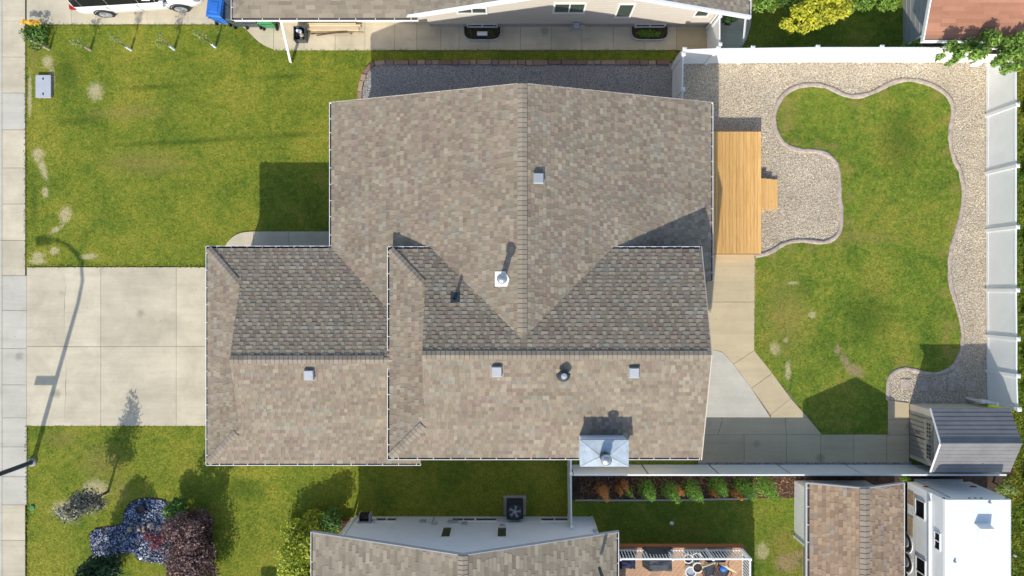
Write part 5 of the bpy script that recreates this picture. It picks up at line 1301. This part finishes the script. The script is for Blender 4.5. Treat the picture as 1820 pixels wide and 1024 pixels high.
for (px_, py_, _, h, r_, mt, lab) in cedar_l:
    X, Y = P(px_, py_)
    bl = []
    for f in (.10, .22, .34, .46, .58, .70, .82, .93):
        rr = r_ * 1.12 * (1.12 - f * .82)
        bl.append((X + random.uniform(-.04, .04), Y + random.uniform(-.04, .04), h * f, rr, rr, h * .13))
    plant('cedar_shrub', (X, Y), lab, 'shrub', bl, int(900*r_/.3), .05, M[mt], group='cedars in the bed behind the fence', flat=.6, tr=.02, limbs=1)
# young trees along the north edge of the front lawn
sap = [(88,88,.8,'bare young tree nearest the pavement on the front lawn'), (161,89,1.1,'thin young tree, second from the pavement'), (233,89,1.25,'young tree with white trunk guard, third from the pavement'), (310,88,1.25,'leaning young tree, fourth from the pavement'), (383,84,1.45,'bushy young tree nearest the neighbour garage')]
for i, (px_, py_, h, lab) in enumerate(sap):
    X, Y = P(px_, py_)
    t = thing('young_tree', (X, Y), lab, 'tree', 'young trees along the north edge of the front lawn')
    tx, ty = X-.05, Y+.02
    m = MB(); m.tube([(X,Y,0),(X+.01,Y,h*.5),(tx,ty,h)], [.028,.02,.009], 7); tk = part('trunk', m, M['bark'], t)
    m = MB(); m.tube([(X,Y,.0),(X,Y,.38)], .05, 10); part('trunk_guard', m, M['siding_pale'] if i in (2, 3, 4) else M['curb'], t)
    bl = [(tx+random.uniform(-.16,.16), ty+random.uniform(-.14,.16), h*random.uniform(.6, 1.12), .15, .15, .17) for _ in range(8)]
    part('foliage', leaves(bl, 150 if i else 60, .045, shell=.2), M['lf_sap'], t)
    for b in bl[:6]: m = MB(); m.tube([(X,Y,h*.45),(b[0],b[1],b[2])], [.008,.004], 5); part('limb', m, M['wood_log'], tk)
# yellow flowers at the pavement corner
X, Y = P(66, 62); t = thing('flower_clump', (X, Y), 'clump of yellow flowers at the corner of pavement and north driveway', 'flowers')
part('foliage', leaves([(X+.1,Y-.3,.1,.42,.45,.16),(X-.2,Y,.15,.4,.35,.2),(X+.2,Y+.1,.15,.38,.35,.22)], 900, .07), M['lf_green'], t)
part('flower_heads', leaves([(X-.25,Y+.36,.42,.2,.13,.08),(X+.02,Y+.36,.42,.18,.12,.08),(X+.28,Y+.34,.42,.16,.13,.08)], 220, .055, up=1.2, shell=.1), M['yellow'], t)
# small dark ornamental tree
X, Y = P(192, 874)
bl = []
for dx, dy, z, s, h in ((-.02, 0, 1.3, .60, .5), (.14, .1, 1.9, .56, .5), (-.3, .05, 1.5, .48, .45), (.02, -.12, 2.35, .46, .42), (-.05, .1, 2.8, .30, .35), (.36, -.1, 1.3, .42, .35), (.25, .1, 2.4, .32, .35)):
    bl.append((X+dx, Y+dy, z, s, s*.95, h))
plant('ornamental_tree', (X, Y), 'small dark plum leaved tree on the lawn south of the driveway', 'tree', bl, 2600, .06, M['lf_black'], 2.4, tr=.045, shell=.3)
# large purple smoke bush and companions in the stone bed
X, Y = P(357, 926)
bl = blobs_of(X, Y-.12, 1.25, .96, .75, 14, .85, .42)
for dx, dy, z, s, h in ((.1, -1.05, 1.0, .92, .7), (-.3, -1.35, .9, .78, .6), (.2, -1.95, 1.0, .97, .7), (-.1, -1.25, .4, .9, .4), (0, 0, .4, .78, .4)):
    bl.append((X+dx, Y+dy, z, s, s*.92, h))
plant('smoke_bush', (X, Y), 'large purple leaved bush at the right side of the blue stone bed', 'shrub', bl, 12500, .062, M['lf_purple'], 1.2, tr=.06)
X, Y = P(328, 896)
bl = blobs_of(X, Y, .54, .56, .5, 8)
plant('green_bush', (X, Y), 'green leafy bush behind the blue stones next to the purple bush', 'shrub', bl, 1750, .078, M['lf_green'], .6)
X, Y = P(285, 952); plant('barberry', (X, Y), 'small crimson barberry in the middle of the stone bed', 'shrub', [(X-.3,Y+.1,.35,.45,.3,.3),(X+.25,Y+.05,.4,.4,.3,.3),(X,Y-.25,.4,.35,.3,.3),(X+.5,Y+.1,.4,.3,.3,.3)], 900, .05, M['lf_crimson'], .4, tr=.02, shell=.25)
X, Y = P(210, 1003)
bl = blobs_of(X, Y, 2.1, .96, .8, 9) + blobs_of(X, Y+.12, .9, .92, .8, 8)
plant('rounded_tree', (X, Y), 'dark green rounded tree cut by the bottom edge left of the purple bush', 'tree', bl, 5000, .085, M['lf_dark'], 2.2, tr=.07)
X, Y = P(560, 950)
bl = blobs_of(X-.1, Y-.12, 1.15, 1.02, .7, 12, .85, .42)
for dx, dy, z, s, h in ((-.3, -1.5, 1.1, .82, .7), (.45, .42, .8, .56, .5), (-.36, -.7, 1.2, .82, .6), (-.62, .3, .6, .62, .45), (.1, .78, .5, .5, .4), (-.85, -.5, .6, .58, .45), (-.75, -1.3, .7, .58, .5)):
    bl.append((X+dx, Y+dy, z, s, s*.9, h))
plant('lime_bush', (X, Y), 'bright lime green bush at the corner of the south neighbour house', 'shrub', bl, 9800, .078, M['lf_lime'], 1.4, tr=.06)
X, Y = P(600, 915); plant('corner_bush', (X, Y), 'sprawling dark green shrub beside the rusty planter', 'shrub', blobs_of(X, Y, .9, .6, .55, 7), 900, .08, M['lf_green'], .9)
# north yard
X, Y = P(1440, 35); bl = []
for (a, b, s) in ((1400,40,.26),(1420,25,.40),(1440,15,.5),(1450,38,.40),(1470,28,.45),(1495,10,.5),(1410,50,.2),(1430,48,.28),(1480,-5,.5),(1455,-5,.5),(1500,22,.3)):
    bl.append((*P(a, b, 1.2), random.uniform(1.0, 1.35), s, s*.85, .35))
plant('golden_shrub', (X, Y), 'bright golden yellow shrub beyond the north fence', 'shrub', bl, 3600, .085, M['lf_gold'], 1.2, tr=.06)
for (a, b, r_, lab, mt) in ((1362,3,.55,'bushy green shrub left of the golden shrub','lf_bright'), (1395,-2,.5,'mid green shrub just behind the golden shrub on its left','lf_green'), (1542,4,.5,'green shrub at top right of the golden shrub','lf_bright'), (1508,20,.24,'small green plant touching the golden shrub on its right','lf_bright'), (1585,-2,.5,'green shrub beside the grey walled building','lf_bright'), (1300,30,.35,'dark shrub in the shade under the neighbour roof corner','lf_dark')):
    X, Y = P(a, b, .6); plant('green_shrub', (X, Y), lab, 'shrub', blobs_of(X, Y, .6, r_, .5, 5), int(1500*r_), .075, M[mt], .6, group='shrubs in the north neighbour yard')
# maple at the north east corner
X, Y = P(1800, 100); bl = []
for (a, b, s) in ((1690,82,.4),(1705,92,.45),(1725,80,.5),(1745,92,.5),(1765,70,.55),(1790,80,.6),(1805,95,.55),(1780,105,.4),(1700,105,.25),(1790,122,.35),(1808,118,.35),(1755,62,.4),(1815,70,.5),(1735,98,.4),(1672,100,.22),(1688,112,.2),(1770,112,.25)):
    z = random.uniform(2.5, 3.1); bl.append((*P(a, b, z), z, s*.62, s*.55, .3))
plant('maple_tree', (X, Y), 'leafy green tree spreading over the north east fence corner', 'tree', bl, 3600, .09, M['lf_bright'], 2.7, tr=.08, limbs=9, shell=.35)
X, Y = P(1632, 76, 1.2); plant('climbing_plant', (X, Y), 'small bright plant between the north fence and the red brown roof', 'plant', [(X,Y,1.0,.22,.2,.3),(X-.35,Y-.05,.9,.2,.15,.25),(X+.05,Y-.25,1.2,.15,.15,.2)], 320, .07, M['lf_bright'], 1.0, tr=.02)
# hedge growth outside the east fence
for i, (yy, r_, mt) in enumerate(((200,.5,'lf_green'),(255,.4,'lf_dark'),(310,.5,'lf_green'),(372,.42,'lf_bright'),(430,.5,'lf_dark'),(490,.4,'lf_green'),(560,.5,'lf_bright'),(640,.45,'lf_dark'),(700,.5,'lf_bright'),(860,.5,'lf_bright'),(905,.4,'lf_green'))):
    X, Y = P(1838, yy, .4); lab = ['green weed clump outside the fence near its north end','dark weed clump outside the second fence bay','green weed clump outside the third fence post','bright weed clump beyond the fourth fence bay','dark weed clump beyond the middle fence post','green weed clump beyond the fence north of centre','bright weed clump beyond the fifth fence bay','dark weed clump beyond the sixth fence bay','bright weed clump beyond the last fence post','leafy bush at the lane corner behind the shed','green weeds beside the rear of the trailer'][i]
    plant('weed_clump', (X, Y), lab, 'plant', blobs_of(X, Y, .35, r_, .35, 4), 420, .09, M[mt], .4, group='weeds growing outside the east fence', limbs=1, tr=.015)
X, Y = P(1790, 868, .8); plant('silver_bush', (X, Y), 'pale flowering bush between shed and trailer', 'shrub', blobs_of(X, Y, .8, .35, .5, 5), 900, .06, M['lf_sap'], .8)
for a, lab in ((856,'leafy plants filling the left window well'), (1153,'leafy green plants filling the right window well')):
    X, Y = P(a, 61); t = thing('well_plants', (X, Y, .05), lab, 'plants', 'plants in the window wells')
    part('foliage', leaves([(X+(.35 if a < 900 else 0),Y,.08,.55 if a > 900 else .2,.16,.1),(X-.25 if a > 900 else X-.45,Y,.1,.25 if a > 900 else .12,.16,.1)], 700 if a > 900 else 120, .05), M['lf_cedar'] if a > 900 else M['lf_green'], t)
X, Y = P(1660, 850); plant('fence_weed', (X-.4, Y-.02), 'small green weed between brown garage and fence', 'plant', [(P(1604,848)[0],P(1604,849)[1],.2,.2,.1,.2)], 200, .05, M['lf_cedar'], .2, limbs=0, tr=.01)

# ---------------------------------------------------------------- blue cobble bed
bedp = smooth_curve([(159,948),(170,938),(200,934),(218,928),(219,912),(226,898),(240,888),(262,884),(285,886),(300,892),(330,905),(372,920),(378,960),(376,1060),(300,1060),(296,1000),(268,1000),(245,996),(236,984),(210,987),(190,996),(172,998),(163,985),(159,948)], 8)
mb = MB(); mb.sheet(poly(bedp[:-1]), .012); struct('stone_bed', mb, M['soil'])
scatter('cobbles', poly(smooth_curve([(161,948),(172,940),(200,936),(220,930),(221,912),(228,900),(241,890),(262,886),(285,888),(300,900),(305,940),(300,998),(268,998),(247,994),(238,982),(210,985),(190,994),(174,996),(165,985),(161,948)], 8)[:-1]), .03, 520, 'stone', M['cobble'], .042, 11, 'blue and white cobbles of the ornamental bed on the front lawn')
X, Y = P(254, 903); fo = thing('fountain_bowl', (X, Y), 'dark round fountain bowl set in the blue cobbles', 'fountain')
m = MB(); m.lathe((X, Y, 0), [(.13,0),(.19,.22),(.19,.25),(.15,.25),(.12,.14)], 22); part('bowl', m, M['dark'], fo)
m = MB(); m.lathe((X, Y, .14), [(.12,0),(.12,.05)], 16); part('basin', m, M['copper'], fo)
for (a, b, c_, d_, lab) in ((247,932,251,942,'short weathered log standing left of its pair in the cobble bed'),(258,934,259,946,'longer weathered log right of its pair in the cobble bed')):
    p, q = P(a, b), P(c_, d_); m = MB(); m.tube([(*p,.10),((p[0]+q[0])/2,(p[1]+q[1])/2,.14),(*q,.10)], [.045,.06,.05], 9); single('log', m, M['wood_log'], (*p, .05), lab, 'log', 'logs in the cobble bed')
rk = [(270,934,.15,'curb','large brown rock beside the logs in the stone bed'), (232,940,.11,'wood_log','tan rock left of the logs'), (284,938,.14,'foundation','grey rock right of the logs near the green bush'), (252,990,.09,'metal','small pale blue stone at the lower edge of the bed'), (222,956,.07,'wood_log','small tan rock in the middle of the blue cobbles')]
for a, b, r_, mt, lab in rk:
    X, Y = P(a, b); bm = bmesh.new(); bmesh.ops.create_icosphere(bm, subdivisions=2, radius=r_)
    for v in bm.verts: v.co *= random.uniform(.82, 1.15); v.co.z *= .6
    m = MB(); m.add([(v.co.x+X, v.co.y+Y, v.co.z+.07) for v in bm.verts], [tuple(v.index for v in f.verts) for f in bm.faces]); bm.free()
    single('rock', m, M[mt], (X, Y, .02), lab, 'rock', 'rocks in the stone bed')
